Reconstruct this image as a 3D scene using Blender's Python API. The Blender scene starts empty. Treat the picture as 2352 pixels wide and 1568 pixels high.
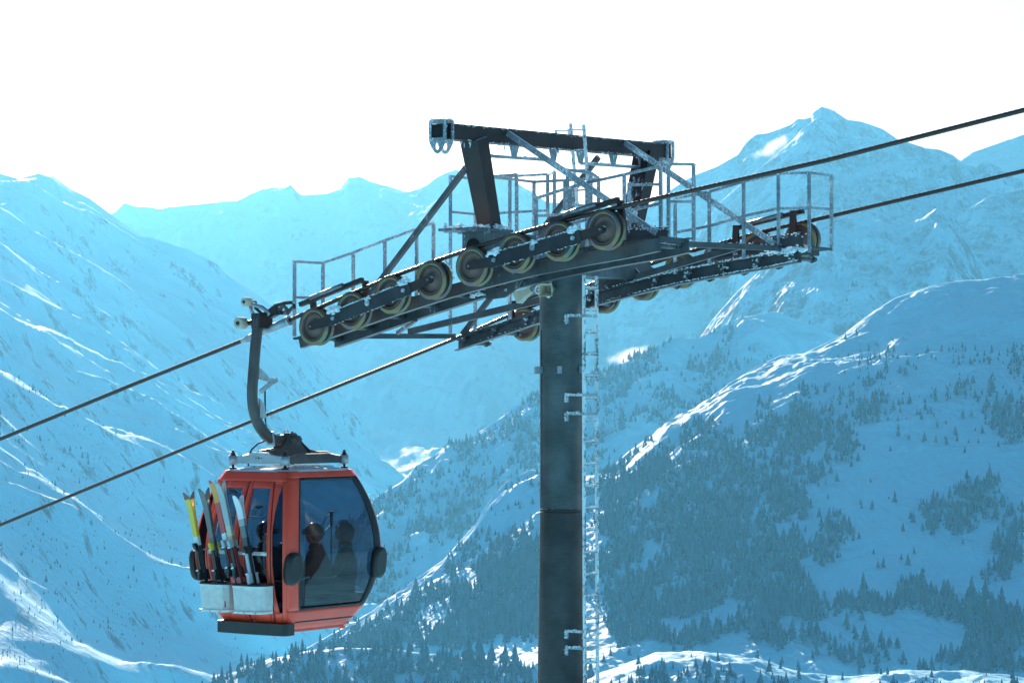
import bpy, bmesh, math, random
import numpy as np
from mathutils import Vector, Matrix
random.seed(7)
S = bpy.context.scene
COL = S.collection

# ------------------------------------------------------------------ camera, sky, sun, exposure
FD = 5923.0                       # focal length in units of a 2352-wide picture
PITCH = math.atan(145.0 / FD)
cam_d = bpy.data.cameras.new('camera')
cam_d.sensor_width = 36.0
cam_d.lens = 36.0 * FD / 2352.0
cam_d.clip_start = 0.5
cam_d.clip_end = 60000
cam = bpy.data.objects.new('camera', cam_d)
cam.location = (0, 0, 0)
cam.rotation_euler = (math.pi / 2 + PITCH, 0, 0)
COL.objects.link(cam)
S.camera = cam

SUN_AZ, SUN_EL = math.radians(-11), math.radians(19)      # azimuth from +Y, towards +X
world = bpy.data.worlds.new('World')
S.world = world
world.use_nodes = True
wn = world.node_tree.nodes
wl = world.node_tree.links
bg = wn['Background']
sky = wn.new('ShaderNodeTexSky')
sky.sky_type = 'NISHITA'
sky.sun_disc = False
sky.sun_elevation = SUN_EL
sky.sun_rotation = SUN_AZ
sky.altitude = 1500
sky.air_density = 1.0
sky.dust_density = 7
sky.ozone_density = 6.0
wl.new(sky.outputs[0], bg.inputs[0])
bg.inputs[1].default_value = 0.05
sd = bpy.data.lights.new('sun', 'SUN')
sd.energy = 5.0
sd.angle = math.radians(0.5)
sd.color = (1.0, 0.95, 0.87)
sun = bpy.data.objects.new('sun', sd)
sdir = Vector((math.sin(SUN_AZ) * math.cos(SUN_EL), math.cos(SUN_AZ) * math.cos(SUN_EL), math.sin(SUN_EL)))
sun.rotation_euler = sdir.to_track_quat('Z', 'Y').to_euler()
COL.objects.link(sun)
S.view_settings.view_transform = 'Standard'
S.view_settings.look = 'None'
S.view_settings.gamma = 1.0
S.view_settings.use_curve_mapping = False
S.view_settings.exposure = 0.97
S.cycles.use_denoising = True
S.cycles.volume_bounces = 1
S.cycles.volume_max_steps = 256
S.cycles.max_bounces = 8
S.cycles.transparent_max_bounces = 24

# ------------------------------------------------------------------ helpers
def tag(o, label=None, cat=None, group=None, kind=None):
    if label: o['label'] = label
    if cat: o['category'] = cat
    if group: o['group'] = group
    if kind: o['kind'] = kind
    return o

def link(name, me, mat=None, parent=None):
    o = bpy.data.objects.new(name, me)
    COL.objects.link(o)
    if mat is not None and me is not None and len(me.materials) == 0:
        me.materials.append(mat)
    if parent is not None:
        o.parent = parent
    return o

def mesh_np(name, verts, faces, smooth=True):
    """verts (n,3) and quad/tri faces (m,k) as numpy arrays"""
    me = bpy.data.meshes.new(name)
    verts = np.asarray(verts, np.float32); faces = np.asarray(faces, np.int32)
    k = faces.shape[1]
    me.vertices.add(len(verts)); me.vertices.foreach_set('co', verts.ravel())
    me.loops.add(faces.size); me.loops.foreach_set('vertex_index', faces.ravel())
    me.polygons.add(len(faces))
    me.polygons.foreach_set('loop_start', np.arange(0, faces.size, k, dtype=np.int32))
    me.polygons.foreach_set('loop_total', np.full(len(faces), k, np.int32))
    me.polygons.foreach_set('use_smooth', np.full(len(faces), smooth))
    me.update(calc_edges=True); me.validate()
    return me

_rg = np.random.default_rng(3)
_perm = np.concatenate([_rg.permutation(512)] * 2)
_ga = _rg.uniform(0, 2 * np.pi, 512); _gx, _gy = np.cos(_ga), np.sin(_ga)
def perlin(x, y):
    xi = np.floor(x).astype(int); yi = np.floor(y).astype(int)
    xf = x - xi; yf = y - yi
    u = xf ** 3 * (xf * (xf * 6 - 15) + 10); v = yf ** 3 * (yf * (yf * 6 - 15) + 10)
    def g(a, b):
        h = _perm[(_perm[(xi + a) & 511] + yi + b) & 511]
        return _gx[h] * (xf - a) + _gy[h] * (yf - b)
    return (g(0, 0) * (1 - u) + g(1, 0) * u) * (1 - v) + (g(0, 1) * (1 - u) + g(1, 1) * u) * v
def fbm(x, y, octv=5, gain=0.5, lac=2.03):
    r = np.zeros_like(x); a = 1.0
    for i in range(octv):
        r = r + a * perlin(x + 17.3 * i, y - 9.1 * i); x = x * lac; y = y * lac; a *= gain
    return r
def ridged(x, y, octv=5, gain=0.55, lac=2.1):
    r = np.zeros_like(x); a = 1.0; w = np.ones_like(x)
    for i in range(octv):
        n = 1 - np.abs(perlin(x + 31.7 * i, y + 5.3 * i)) * 1.6
        n = np.clip(n, 0, 1) ** 2
        r = r + a * n * w; w = np.clip(n * 1.3, 0, 1)
        x = x * lac; y = y * lac; a *= gain
    return r - 0.9
# ------------------------------------------------------------------ materials
def nmat(name):
    m = bpy.data.materials.new(name); m.use_nodes = True
    nt = m.node_tree
    return m, nt.nodes, nt.links, nt.nodes['Principled BSDF']

def simple(name, col, rough=0.5, metal=0.0, noise=0.0, scale=8.0, bump=0.0, spec=0.5, coat=0.0):
    m, n, l, b = nmat(name)
    b.inputs['Roughness'].default_value = rough
    b.inputs['Metallic'].default_value = metal
    b.inputs['Specular IOR Level'].default_value = spec
    b.inputs['Coat Weight'].default_value = coat
    b.inputs['Base Color'].default_value = (*col, 1)
    if noise or bump:
        tc = n.new('ShaderNodeTexCoord'); t = n.new('ShaderNodeTexNoise')
        t.inputs['Scale'].default_value = scale; t.inputs['Detail'].default_value = 6
        l.new(tc.outputs['Object'], t.inputs['Vector'])
        if noise:
            r = n.new('ShaderNodeValToRGB')
            r.color_ramp.elements[0].position = 0.3; r.color_ramp.elements[1].position = 0.7
            r.color_ramp.elements[0].color = (*[c * (1 - noise) for c in col], 1)
            r.color_ramp.elements[1].color = (*[min(1, c * (1 + noise)) for c in col], 1)
            l.new(t.outputs['Fac'], r.inputs['Fac']); l.new(r.outputs['Color'], b.inputs['Base Color'])
        if bump:
            bp = n.new('ShaderNodeBump'); bp.inputs['Strength'].default_value = bump; bp.inputs['Distance'].default_value = 0.01
            l.new(t.outputs['Fac'], bp.inputs['Height']); l.new(bp.outputs['Normal'], b.inputs['Normal'])
    return m

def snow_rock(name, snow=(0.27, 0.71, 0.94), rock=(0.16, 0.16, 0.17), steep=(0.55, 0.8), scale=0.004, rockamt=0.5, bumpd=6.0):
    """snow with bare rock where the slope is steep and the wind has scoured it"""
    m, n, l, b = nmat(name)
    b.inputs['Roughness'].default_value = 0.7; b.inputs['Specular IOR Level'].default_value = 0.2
    g = n.new('ShaderNodeNewGeometry'); sp = n.new('ShaderNodeSeparateXYZ')
    l.new(g.outputs['Normal'], sp.inputs[0])
    t = n.new('ShaderNodeTexNoise'); t.inputs['Scale'].default_value = scale; t.inputs['Detail'].default_value = 9; t.inputs['Roughness'].default_value = 0.68
    mp = n.new('ShaderNodeMapping'); mp.inputs['Scale'].default_value = (1.0, 1.0, 0.45)
    l.new(g.outputs['Position'], mp.inputs['Vector']); l.new(mp.outputs[0], t.inputs['Vector'])
    mr = n.new('ShaderNodeMapRange'); mr.inputs[1].default_value = steep[1]; mr.inputs[2].default_value = steep[0]
    l.new(sp.outputs['Z'], mr.inputs[0])                     # 1 where steep
    mn = n.new('ShaderNodeMapRange'); mn.inputs[1].default_value = 0.62 - 0.2 * rockamt; mn.inputs[2].default_value = 0.70 - 0.2 * rockamt
    l.new(t.outputs['Fac'], mn.inputs[0])
    mu = n.new('ShaderNodeMath'); mu.operation = 'MULTIPLY'
    l.new(mr.outputs[0], mu.inputs[0]); l.new(mn.outputs[0], mu.inputs[1])
    mx = n.new('ShaderNodeMix'); mx.data_type = 'RGBA'
    l.new(mu.outputs[0], mx.inputs['Factor'])
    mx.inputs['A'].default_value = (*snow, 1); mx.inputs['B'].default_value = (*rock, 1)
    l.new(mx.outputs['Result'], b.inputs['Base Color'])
    t2 = n.new('ShaderNodeTexNoise'); t2.inputs['Scale'].default_value = scale * 7; t2.inputs['Detail'].default_value = 7
    l.new(g.outputs['Position'], t2.inputs['Vector'])
    bp = n.new('ShaderNodeBump'); bp.inputs['Strength'].default_value = 0.6; bp.inputs['Distance'].default_value = bumpd
    l.new(t2.outputs['Fac'], bp.inputs['Height']); l.new(bp.outputs['Normal'], b.inputs['Normal'])
    return m

# ------------------------------------------------------------------ terrain
CP, SP = math.cos(PITCH), math.sin(PITCH)
def ray(x, y):
    a = (np.asarray(x, float) - 1176.0) / FD; b = -(np.asarray(y, float) - 784.0) / FD
    Y = CP - b * SP; Z = SP + b * CP
    return a / Y, Z / Y                                     # per metre of distance along +Y
def lerp_row(row, n):
    r = np.array(row, float); s = np.linspace(0, 1, n)
    x = r[0, 0] + (r[-1, 0] - r[0, 0]) * s
    o = np.argsort(r[:, 0]); xs = r[o, 0]
    return np.stack([x, np.interp(x, xs, r[o, 1]), np.interp(x, xs, r[o, 2])], 1)
def world_row(row, n):
    q = lerp_row(row, n); ax, az = ray(q[:, 0], q[:, 1])
    return np.stack([ax * q[:, 2], q[:, 2], az * q[:, 2]], 1)

TERR = {}
def mountain(name, rows, nx, ny, disp, mat, back=(1500, 900), smooth_rows=True):
    """rows: crest first, then down the face to the foot. disp(s, t, X, Y) -> metres of relief; t=0 at the crest"""
    R = np.stack([world_row(r, nx) for r in rows])          # k,nx,3
    k = len(R)
    # spacing of the rows by real length
    seg = np.linalg.norm(np.diff(R, axis=0), axis=2).mean(1); cum = np.concatenate([[0], np.cumsum(seg)])
    tt = np.linspace(0, cum[-1], ny)
    F = np.empty((ny, nx, 3))
    for j, t in enumerate(tt):
        i = min(k - 2, max(0, np.searchsorted(cum, t, 'right') - 1)); f = (t - cum[i]) / max(1e-6, cum[i + 1] - cum[i])
        p0 = R[max(i - 1, 0)]; p1 = R[i]; p2 = R[i + 1]; p3 = R[min(i + 2, k - 1)]
        lin = p1 * (1 - f) + p2 * f
        cat = 0.5 * ((2 * p1) + (-p0 + p2) * f + (2 * p0 - 5 * p1 + 4 * p2 - p3) * f ** 2 + (-p0 + 3 * p1 - 3 * p2 + p3) * f ** 3)
        F[j] = 0.5 * lin + 0.5 * cat
    s = np.linspace(0, 1, nx)[None, :].repeat(ny, 0); t = np.linspace(0, 1, ny)[:, None].repeat(nx, 1)
    F[..., 2] += disp(s, t, F[..., 0], F[..., 1])
    nb = max(6, ny // 10)
    B = []
    for j in range(nb, 0, -1):                              # the far side of the ridge
        f = (j / nb)
        q = F[0].copy(); q[:, 1] += back[0] * f; q[:, 2] -= back[1] * f ** 1.2
        q[:, 2] += 0.04 * back[1] * fbm(q[:, 0] / 300, q[:, 1] / 300, 4) * min(1, f * 4)
        B.append(q)
    G = np.concatenate([np.array(B), F]); NY = ny + nb
    idx = np.arange(NY * nx).reshape(NY, nx)
    faces = np.stack([idx[:-1, :-1], idx[1:, :-1], idx[1:, 1:], idx[:-1, 1:]], -1).reshape(-1, 4)
    me = mesh_np(name, G.reshape(-1, 3), faces)
    o = link(name, me, mat); tag(o, kind='structure')
    TERR[name] = F
    return o
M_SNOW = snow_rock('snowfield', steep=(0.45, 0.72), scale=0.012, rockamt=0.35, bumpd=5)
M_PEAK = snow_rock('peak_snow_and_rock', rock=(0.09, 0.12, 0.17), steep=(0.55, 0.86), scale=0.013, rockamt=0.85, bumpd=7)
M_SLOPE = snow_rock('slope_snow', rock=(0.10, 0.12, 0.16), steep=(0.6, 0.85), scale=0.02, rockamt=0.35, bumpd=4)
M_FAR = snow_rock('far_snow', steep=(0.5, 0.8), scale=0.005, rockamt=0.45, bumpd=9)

def dz(row, dy, dd):
    return [(x, y + dy, d + dd) for x, y, d in row]
def setd(pts, d0, d1):
    x0, x1 = pts[0][0], pts[-1][0]
    return [(x, y, d0 + (d1 - d0) * (x - x0) / (x1 - x0)) for x, y in pts]

def rise(t, k=0.05):                     # relief fades to nothing at the crest so that the skyline keeps its line
    return np.clip(t / k, 0, 1)

# far range across the head of the valley
cA = setd([(60, 530), (200, 505), (265, 487), (285, 465), (320, 476), (370, 478), (440, 470), (540, 462), (600, 435), (640, 431), (668, 427), (690, 446),
           (740, 446), (780, 434), (800, 408), (825, 405), (860, 420), (940, 441), (980, 425), (1010, 401), (1045, 391), (1090, 402), (1180, 415),
           (1255, 463), (1320, 472), (1400, 474), (1480, 480), (1540, 470), (1620, 450), (1700, 440)], 9300, 9900)
def dispA(s, t, X, Y):
    r = 40 * rise(t, .10) * ridged(X / 420 + 0.5 * t, t * 2.2 + s * 2, 6) + 30 * rise(t, .03) * fbm(X / 150, Y / 130, 5)
    return r + 5 * fbm(X / 60, Y / 60, 3)
mountain('far_mountain_range', [cA, [(60, 640, 8900), (700, 590, 9000), (1000, 560, 9000), (1700, 600, 9350)],
         [(60, 800, 8500), (700, 770, 8500), (1000, 760, 8500), (1300, 760, 8600), (1700, 800, 8800)],
         [(60, 1000, 8000), (800, 930, 8000), (1100, 900, 8000), (1700, 950, 8200)],
         [(60, 1200, 7300), (900, 1110, 7300), (1700, 1150, 7500)]], 520, 300, dispA, M_FAR)

# high peak on the right, its shoulder behind and the front summit before it
cC = setd([(1440, 505), (1490, 472), (1535, 440), (1578, 412), (1602, 400), (1647, 383), (1695, 355), (1715, 325), (1736, 309), (1764, 306), (1815, 287),
           (1832, 273), (1846, 274), (1861, 270), (1867, 259), (1887, 245), (1908, 251), (1925, 261), (1946, 275), (1980, 280), (2004, 288), (2028, 297),
           (2059, 318), (2080, 330), (2124, 350), (2200, 380), (2300, 420)], 8200, 8300)
def dispC(s, t, X, Y):
    return (.25 + .75 * np.clip((s - .12) / .25, 0, 1)) * (16 * rise(t, .12) * ridged(X / 330, t * 2.5 + s * 3, 6) + 26 * rise(t, .03) * fbm(X / 110, Y / 110, 5) + 10 * rise(t, .02) * fbm(X / 40, Y / 40, 4))
mountain('mountain_summit', [cC, dz(cC, 140, -300), [(1400, 780, 7700), (1800, 640, 7700), (2300, 760, 7700)], [(1390, 1000, 7300), (2300, 1000, 7300)]],
         330, 170, dispC, M_PEAK)
cH = setd([(2150, 400), (2200, 372), (2233, 350), (2269, 338), (2296, 328), (2352, 309), (2480, 272), (2620, 305), (2800, 380), (3050, 520)], 9000, 9000)
mountain('far_mountain', [cH, dz(cH, 200, -500), dz(cH, 500, -1200)], 120, 90, dispC, M_PEAK)
cC1 = setd([(1600, 545), (1650, 468), (1716, 410), (1764, 371), (1819, 323), (1840, 299), (1877, 272), (1890, 280), (1905, 290), (1939, 312), (1990, 318),
            (2060, 322), (2080, 325), (2124, 340), (2159, 344), (2190, 357), (2215, 378), (2240, 383), (2265, 369), (2290, 382), (2310, 393), (2352, 418), (2480, 450)], 7500, 7500)
mountain('mountain', [cC1, [(1655, 610, 7280)] + [q for q in dz(cC1, 110, -220) if q[0] > 1670], [(1700, 760, 7050), (1760, 680, 7050), (1900, 560, 7000), (2100, 560, 7000), (2480, 640, 7000)],
         [(1700, 1000, 6500), (2480, 900, 6500)]], 480, 260, dispC, M_PEAK)
cC3 = setd([(2080, 590), (2150, 545), (2190, 502), (2230, 477), (2272, 450), (2352, 432), (2480, 405)], 6700, 6800)
def dispS(s, t, X, Y):
    return 15 * rise(t, .1) * ridged(X / 260, Y / 200, 6) + 18 * rise(t, .03) * fbm(X / 90, Y / 90, 5) + 5 * rise(t, .02) * fbm(X / 28, Y / 28, 4)
mountain('mountain_shoulder', [cC3, dz(cC3, 150, -230), dz(cC3, 420, -600)], 200, 140, dispS, M_PEAK)
cC2 = setd([(1590, 800), (1633, 738), (1691, 672), (1736, 630), (1764, 606), (1800, 570), (1850, 527), (1880, 508), (1970, 497), (2030, 508), (2059, 522), (2120, 500),
            (2150, 478), (2180, 490), (2205, 525), (2240, 585), (2290, 640), (2352, 690), (2480, 780)], 6150, 6000)
mountain('mountain_buttress', [cC2, dz(cC2, 130, -210), [(1590, 900, 5750), (1800, 800, 5700), (2000, 760, 5650), (2250, 800, 5650), (2480, 900, 5650)],
         [(1590, 1200, 5200), (2480, 1200, 5200)]], 420, 260, dispS, M_PEAK)

# valley floor
def dispV(s, t, X, Y):
    return 18 * fbm(X / 160, Y / 220, 5) + 10 * ridged(X / 90, Y / 140, 4)
mountain('valley_floor', [[(500, 985, 7500), (1250, 985, 7500)], [(400, 1180, 5900), (1150, 1180, 5900)], [(200, 1420, 4700), (1000, 1420, 4700)], [(0, 1660, 4000), (900, 1660, 4000)]],
         160, 200, dispV, M_SNOW, back=(300, 200))

# long slope on the left with its wind-cut benches
cB = setd([(-300, 330), (-150, 370), (0, 400), (45, 408), (90, 394), (120, 402), (160, 432), (205, 455), (255, 492), (330, 545), (420, 572), (500, 612), (600, 682),
           (660, 740), (710, 800), (780, 900), (840, 990), (880, 1060), (930, 1105), (1040, 1170)], 6100, 6600)
lB2 = setd([(-460, 260), (-150, 470), (0, 571), (150, 690), (250, 760), (330, 830), (430, 900), (520, 960), (700, 1060), (1040, 1215)], 4900, 5900)
lB1 = setd([(-240, 650), (-150, 700), (0, 783), (99, 849), (170, 897), (226, 925), (358, 981), (495, 1052), (700, 1160), (1040, 1330)], 3900, 5200)
lB3 = setd([(-520, 980), (-150, 1200), (0, 1281), (111, 1333), (208, 1407), (297, 1457), (500, 1510), (1040, 1580)], 2400, 4000)
lB4 = setd([(-360, 1480), (0, 1680), (300, 1700), (1040, 1720)], 2130, 3500)
def dispB(s, t, X, Y):
    w = fbm(s * 2.0 + 4, t * 2.5, 3) * 0.045
    q = t + w
    calm = np.clip(.55 + 1.6 * fbm(s * 3 + 9, t * 4 + 2, 3), .12, 1.2)
    r = 46 * ridged(s * .8 + q * 1.2, q * 8, 3) + calm * (24 * ridged(s * 1.1 - q * 2, q * 19 + 7, 3) + 9 * ridged(s * 2.2, q * 44 + 3, 3))
    r = r + 5 * fbm(X / 160, Y / 160, 4) + calm * 1.2 * fbm(X / 25, Y / 25, 3)
    r = r - 6 * np.clip(ridged(s * 8 + t * 6, t * 2.0, 3), 0, 2)
    return r * rise(t, .04) * np.clip(Y / 5000, .25, 1.2)
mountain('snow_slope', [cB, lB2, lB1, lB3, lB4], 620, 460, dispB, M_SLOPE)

# wooded ridge in the middle distance
cD = setd([(420, 1640), (480, 1560), (567, 1448), (700, 1320), (780, 1230), (860, 1145), (925, 1104), (958, 1066), (995, 1048), (1023, 1026), (1083, 1003), (1134, 971), (1190, 930),
           (1240, 902), (1355, 868), (1404, 844), (1496, 801), (1551, 775), (1600, 778), (1644, 758), (1700, 730), (1780, 715), (1900, 760), (2000, 800)], 4500, 5200)
def dispD(s, t, X, Y):
    return 20 * rise(t, .12) * ridged(X / 230, Y / 170, 5) + 9 * rise(t, .02) * fbm(X / 60, Y / 60, 5)
mountain('wooded_ridge', [cD, dz(cD, 150, -240), dz(cD, 460, -700)], 420, 180, dispD, M_SNOW, back=(700, 420))

# big wooded mountainside on the right
cE = setd([(500, 1620), (560, 1575), (700, 1490), (850, 1405), (958, 1327), (1018, 1285), (1051, 1248), (1093, 1202), (1120, 1155), (1162, 1106), (1218, 1078), (1300, 1090), (1386, 1092),
           (1441, 1038), (1521, 983), (1601, 941), (1668, 889), (1736, 843), (1791, 817), (1847, 811), (1933, 771), (1969, 743), (2006, 715), (2056, 684), (2142, 656),
           (2203, 644), (2265, 641), (2352, 632), (2480, 620)], 3550, 3900)
lE2 = setd([(500, 1690), (700, 1560), (850, 1450), (1004, 1336), (1100, 1280), (1240, 1165), (1386, 1130), (1520, 1015), (1674, 908), (1767, 890), (1871, 848), (2012, 822), (2200, 760), (2352, 730), (2640, 690)], 3450, 3740)
lE3 = setd([(500, 1800), (850, 1560), (1240, 1330), (1500, 1190), (1700, 1110), (2000, 1040), (2300, 1010), (2430, 1002)], 3230, 3380)
lE4 = setd([(500, 1900), (900, 1700), (1240, 1480), (1600, 1400), (2000, 1330), (2620, 1290)], 3000, 3060)
lE5 = setd([(500, 2000), (1240, 1680), (1700, 1640), (2480, 1640)], 2650, 2700)
def dispE(s, t, X, Y):
    w = 0.03 * fbm(s * 4, t * 5, 4)
    q = t + w + 0.10 * s
    r = 9 * ridged(s * 4 + 1.5, q * 10, 5) * np.exp(-(t / .38) ** 2) + 5 * ridged(X / 210, Y / 200, 5) + 4 * fbm(X / 60, Y / 60, 5) + 3.5 * fbm(X / 32, Y / 32, 4) * np.exp(-(t / .3) ** 2) + 1.4 * fbm(X / 14, Y / 14, 3)
    return r * rise(t, .02)
mountain('wooded_mountainside', [cE, lE2, lE3, lE4, lE5], 640, 420, dispE, M_SNOW, back=(600, 420))

# knolls along the bottom of the view
cF = setd([(380, 1660), (440, 1600), (500, 1560), (560, 1530), (640, 1508), (720, 1492), (800, 1487), (900, 1490), (1000, 1500), (1150, 1520), (1300, 1545), (1420, 1600)], 2900, 2800)
def dispF(s, t, X, Y):
    return 5 * rise(t, .1) * ridged(X / 90, Y / 90, 5) + 2.5 * fbm(X / 30, Y / 30, 4)
mountain('wooded_knoll', [cF, dz(cF, 120, -140), dz(cF, 400, -500)], 200, 90, dispF, M_SNOW, back=(220, 170))
cG = setd([(1180, 1640), (1300, 1580), (1362, 1553), (1441, 1521), (1514, 1497), (1576, 1493), (1687, 1502), (1754, 1516), (1850, 1545), (1950, 1552), (2049, 1541), (2130, 1538), (2215, 1540), (2352, 1552), (2480, 1565)], 2450, 2500)
mountain('snowy_knoll', [cG, dz(cG, 26, -75), dz(cG, 120, -190), dz(cG, 300, -420)], 320, 110, dispF, M_SNOW, back=(260, 120))

# the same ranges carried on to either side
cL = setd([(-3200, 260), (-2700, 120), (-2200, 230), (-1700, 60), (-1300, 150), (-900, 210), (-560, 290), (-300, 345), (-120, 400)], 6100, 6050)
lL = [setd([(-3200, y0), (-1700, y0 - 120), (-900, y1 - 60), (-300, y1), (-120, y2)], d, d) for y0, y1, y2, d in ((480, 430, 520, 4990), (760, 690, 760, 3990), (1250, 1160, 1240, 2500), (1700, 1600, 1680, 2240))]
mountain('snow_flank', [cL] + lL, 460, 240, dispB, M_SLOPE)
cR = setd([(2300, 520), (2450, 440), (2700, 330), (3000, 380), (3350, 210), (3800, 120), (4200, 260), (4700, 180), (5200, 240)], 7100, 6900)
mountain('mountain_chain', [cR, dz(cR, 160, -260), dz(cR, 420, -700), dz(cR, 900, -1400)], 420, 190, dispC, M_PEAK)
cW = setd([(2380, 650), (2600, 610), (2900, 560), (3300, 600), (3700, 520), (4300, 560), (5200, 480)], 4000, 4000)
mountain('wooded_flank', [cW, dz(cW, 120, -170), dz(cW, 420, -480), dz(cW, 760, -800), dz(cW, 1100, -1150)], 420, 200, dispE, M_SNOW, back=(600, 420))
mountain('lower_flank', [[(2380, 1560, 2560), (3200, 1500, 2560), (5200, 1480, 2560)], [(2380, 1640, 2400), (5200, 1600, 2400)], [(2380, 1900, 2100), (5200, 1900, 2100)]], 200, 60, dispF, M_SNOW, back=(260, 120))

# the slope the lift climbs, and the plain far below
nx_, ny_ = 90, 140
xx, yy = np.meshgrid(np.linspace(-420, 420, nx_), np.concatenate([np.linspace(-400, 200, 90), np.linspace(225, 2250, 50)]))
zz = -2.6 - 0.19 * yy - 0.0006 * np.maximum(0, np.abs(xx) - 20) ** 1.5 + 0.5 * fbm(xx / 14, yy / 14, 4) * np.clip(np.hypot(xx, yy) / 12, 0, 1)
idx = np.arange(nx_ * ny_).reshape(ny_, nx_)
me = mesh_np('piste', np.stack([xx, yy, zz], -1).reshape(-1, 3), np.stack([idx[:-1, :-1], idx[:-1, 1:], idx[1:, 1:], idx[1:, :-1]], -1).reshape(-1, 4))
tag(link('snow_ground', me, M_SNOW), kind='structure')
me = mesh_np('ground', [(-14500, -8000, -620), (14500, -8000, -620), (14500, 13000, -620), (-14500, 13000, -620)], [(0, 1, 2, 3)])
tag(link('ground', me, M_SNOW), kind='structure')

# ------------------------------------------------------------------ conifers
def make_conifer():
    bm = bmesh.new(); rnd = random.Random(5)
    tiers = [(0.10, 0.46, 0.215), (0.28, 0.64, 0.175), (0.47, 0.81, 0.125), (0.66, 1.0, 0.075)]
    for z0, z1, r in tiers:
        top = bm.verts.new((0, 0, z1)); n = 8; ring = []
        for k in range(n):
            a = 2 * math.pi * (k + rnd.uniform(-.2, .2)) / n
            rr = r * (1.15 if k % 2 else 0.62) * rnd.uniform(.85, 1.15)
            ring.append(bm.verts.new((rr * math.cos(a), rr * math.sin(a), z0 + rnd.uniform(-.03, .03))))
        low = bm.verts.new((0, 0, z0 + 0.06))
        for k in range(n):
            bm.faces.new((ring[k], ring[(k + 1) % n], top)); bm.faces.new((ring[(k + 1) % n], ring[k], low))
    ring0 = [bm.verts.new((.02 * math.cos(a), .02 * math.sin(a), -.06)) for a in (0, 2.1, 4.2)]
    ring1 = [bm.verts.new((.015 * math.cos(a), .015 * math.sin(a), .2)) for a in (0, 2.1, 4.2)]
    for k in range(3):
        bm.faces.new((ring0[k], ring0[(k + 1) % 3], ring1[(k + 1) % 3], ring1[k]))
    me = bpy.data.meshes.new('conifer'); bm.to_mesh(me); bm.free()
    return me
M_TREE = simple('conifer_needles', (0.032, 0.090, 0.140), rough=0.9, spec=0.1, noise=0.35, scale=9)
TREE = make_conifer(); TREE.materials.append(M_TREE)

def on_screen(P):
    x, y, z = P[..., 0], P[..., 1], P[..., 2]
    d = y * CP + z * SP; v = -y * SP + z * CP
    return 1176 + FD * x / d, 784 - FD * v / d, d

def scatter(name, n, dens, hfun, seed, edge=0):
    """random points on a hillside; dens(x, y) gives the chance that a spot holds a tree"""
    rg = np.random.default_rng(seed); F = TERR[name]; ny, nx = F.shape[:2]
    a = rg.uniform(0, nx - 1.01, n); b = rg.uniform(0, 1, n) * (ny - 1.01)
    i = a.astype(int); j = b.astype(int); fa = (a - i)[:, None]; fb = (b - j)[:, None]
    P = (F[j, i] * (1 - fa) + F[j, i + 1] * fa) * (1 - fb) + (F[j + 1, i] * (1 - fa) + F[j + 1, i + 1] * fa) * fb
    x, y, d = on_screen(P)
    ok = (x > -60) & (x < (5200 if name == 'wooded_flank' else 2450)) & (y < 1640) & (rg.uniform(0, 1, n) < dens(x, y, P, b / ny))
    P = P[ok]; h = hfun(x[ok], y[ok]) * rg.lognormal(-.08, .38, ok.sum())
    return P, h

def blobs(lst, x, y):
    m = np.zeros_like(x)
    for cx, cy, rx, ry, ang, k in lst:
        c, s_ = math.cos(math.radians(ang)), math.sin(math.radians(ang))
        u = ((x - cx) * c + (y - cy) * s_) / rx; v = (-(x - cx) * s_ + (y - cy) * c) / ry
        m = np.maximum(m, k * np.clip(1.6 - 1.6 * (u * u + v * v), 0, 1))
    return m

E_BLOBS = [(1500, 1170, 150, 130, 20, 1), (1620, 1080, 140, 90, -30, .95), (1700, 1230, 190, 120, 30, 1), (1500, 1330, 190, 110, 0, 1), (1790, 1330, 120, 60, 25, .9),
           (1850, 1000, 130, 70, -60, .9), (1960, 930, 90, 60, 0, .7), (1780, 1130, 90, 90, 0, .9), (1900, 1050, 60, 80, 0, .7), (1750, 990, 60, 60, 0, .7),
           (2110, 880, 260, 110, 15, .10), (2250, 860, 150, 70, 20, .22), (2330, 970, 70, 60, 0, .9), (2340, 850, 60, 60, 0, .6), (2150, 1190, 28, 60, 0, .8), (2225, 1160, 85, 70, 10, 1),
           (2330, 1200, 60, 40, 20, .8), (2310, 1290, 55, 55, 0, .9), (1905, 1240, 45, 45, 0, .9), (2180, 1390, 150, 40, 5, 1), (2300, 1450, 120, 70, 25, 1), (1800, 1400, 130, 34, 12, 1), (1980, 1400, 80, 30, -5, .9),
           (2060, 1230, 130, 130, 0, .03), (1560, 1460, 200, 26, 0, .45), (1900, 1470, 120, 40, 0, .3), (1430, 1450, 60, 60, 0, .4), (1750, 1450, 60, 40, 30, .7), (2150, 1520, 250, 40, 5, .35),
           (1180, 1350, 120, 90, -30, .9), (1100, 1440, 160, 60, -10, 1), (1000, 1400, 120, 40, -25, .6), (1215, 1260, 60, 60, 0, .6), (1130, 1260, 40, 50, -45, .3),
           (900, 1450, 160, 45, -22, .55), (1480, 1065, 90, 28, -32, .7), (1600, 990, 60, 22, -35, .5), (1330, 1150, 60, 50, 0, .7), (2200, 1000, 150, 25, 0, .12), (1170, 1140, 90, 60, -45, .08), (1060, 1290, 90, 30, -40, .2)]
def densE(x, y, P, t):
    n = fbm(P[:, 0] / 70, P[:, 1] / 70, 4)
    x = x + 55 * fbm(P[:, 0] / 60 + 3, P[:, 2] / 60, 4); y = y + 40 * fbm(P[:, 0] / 55, P[:, 2] / 55 + 7, 4)
    return np.clip(blobs(E_BLOBS, x, y) * (.80 + 1.6 * n) + np.where(t > .25, .004, 0), 0, 1) * (t > .02)
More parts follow.
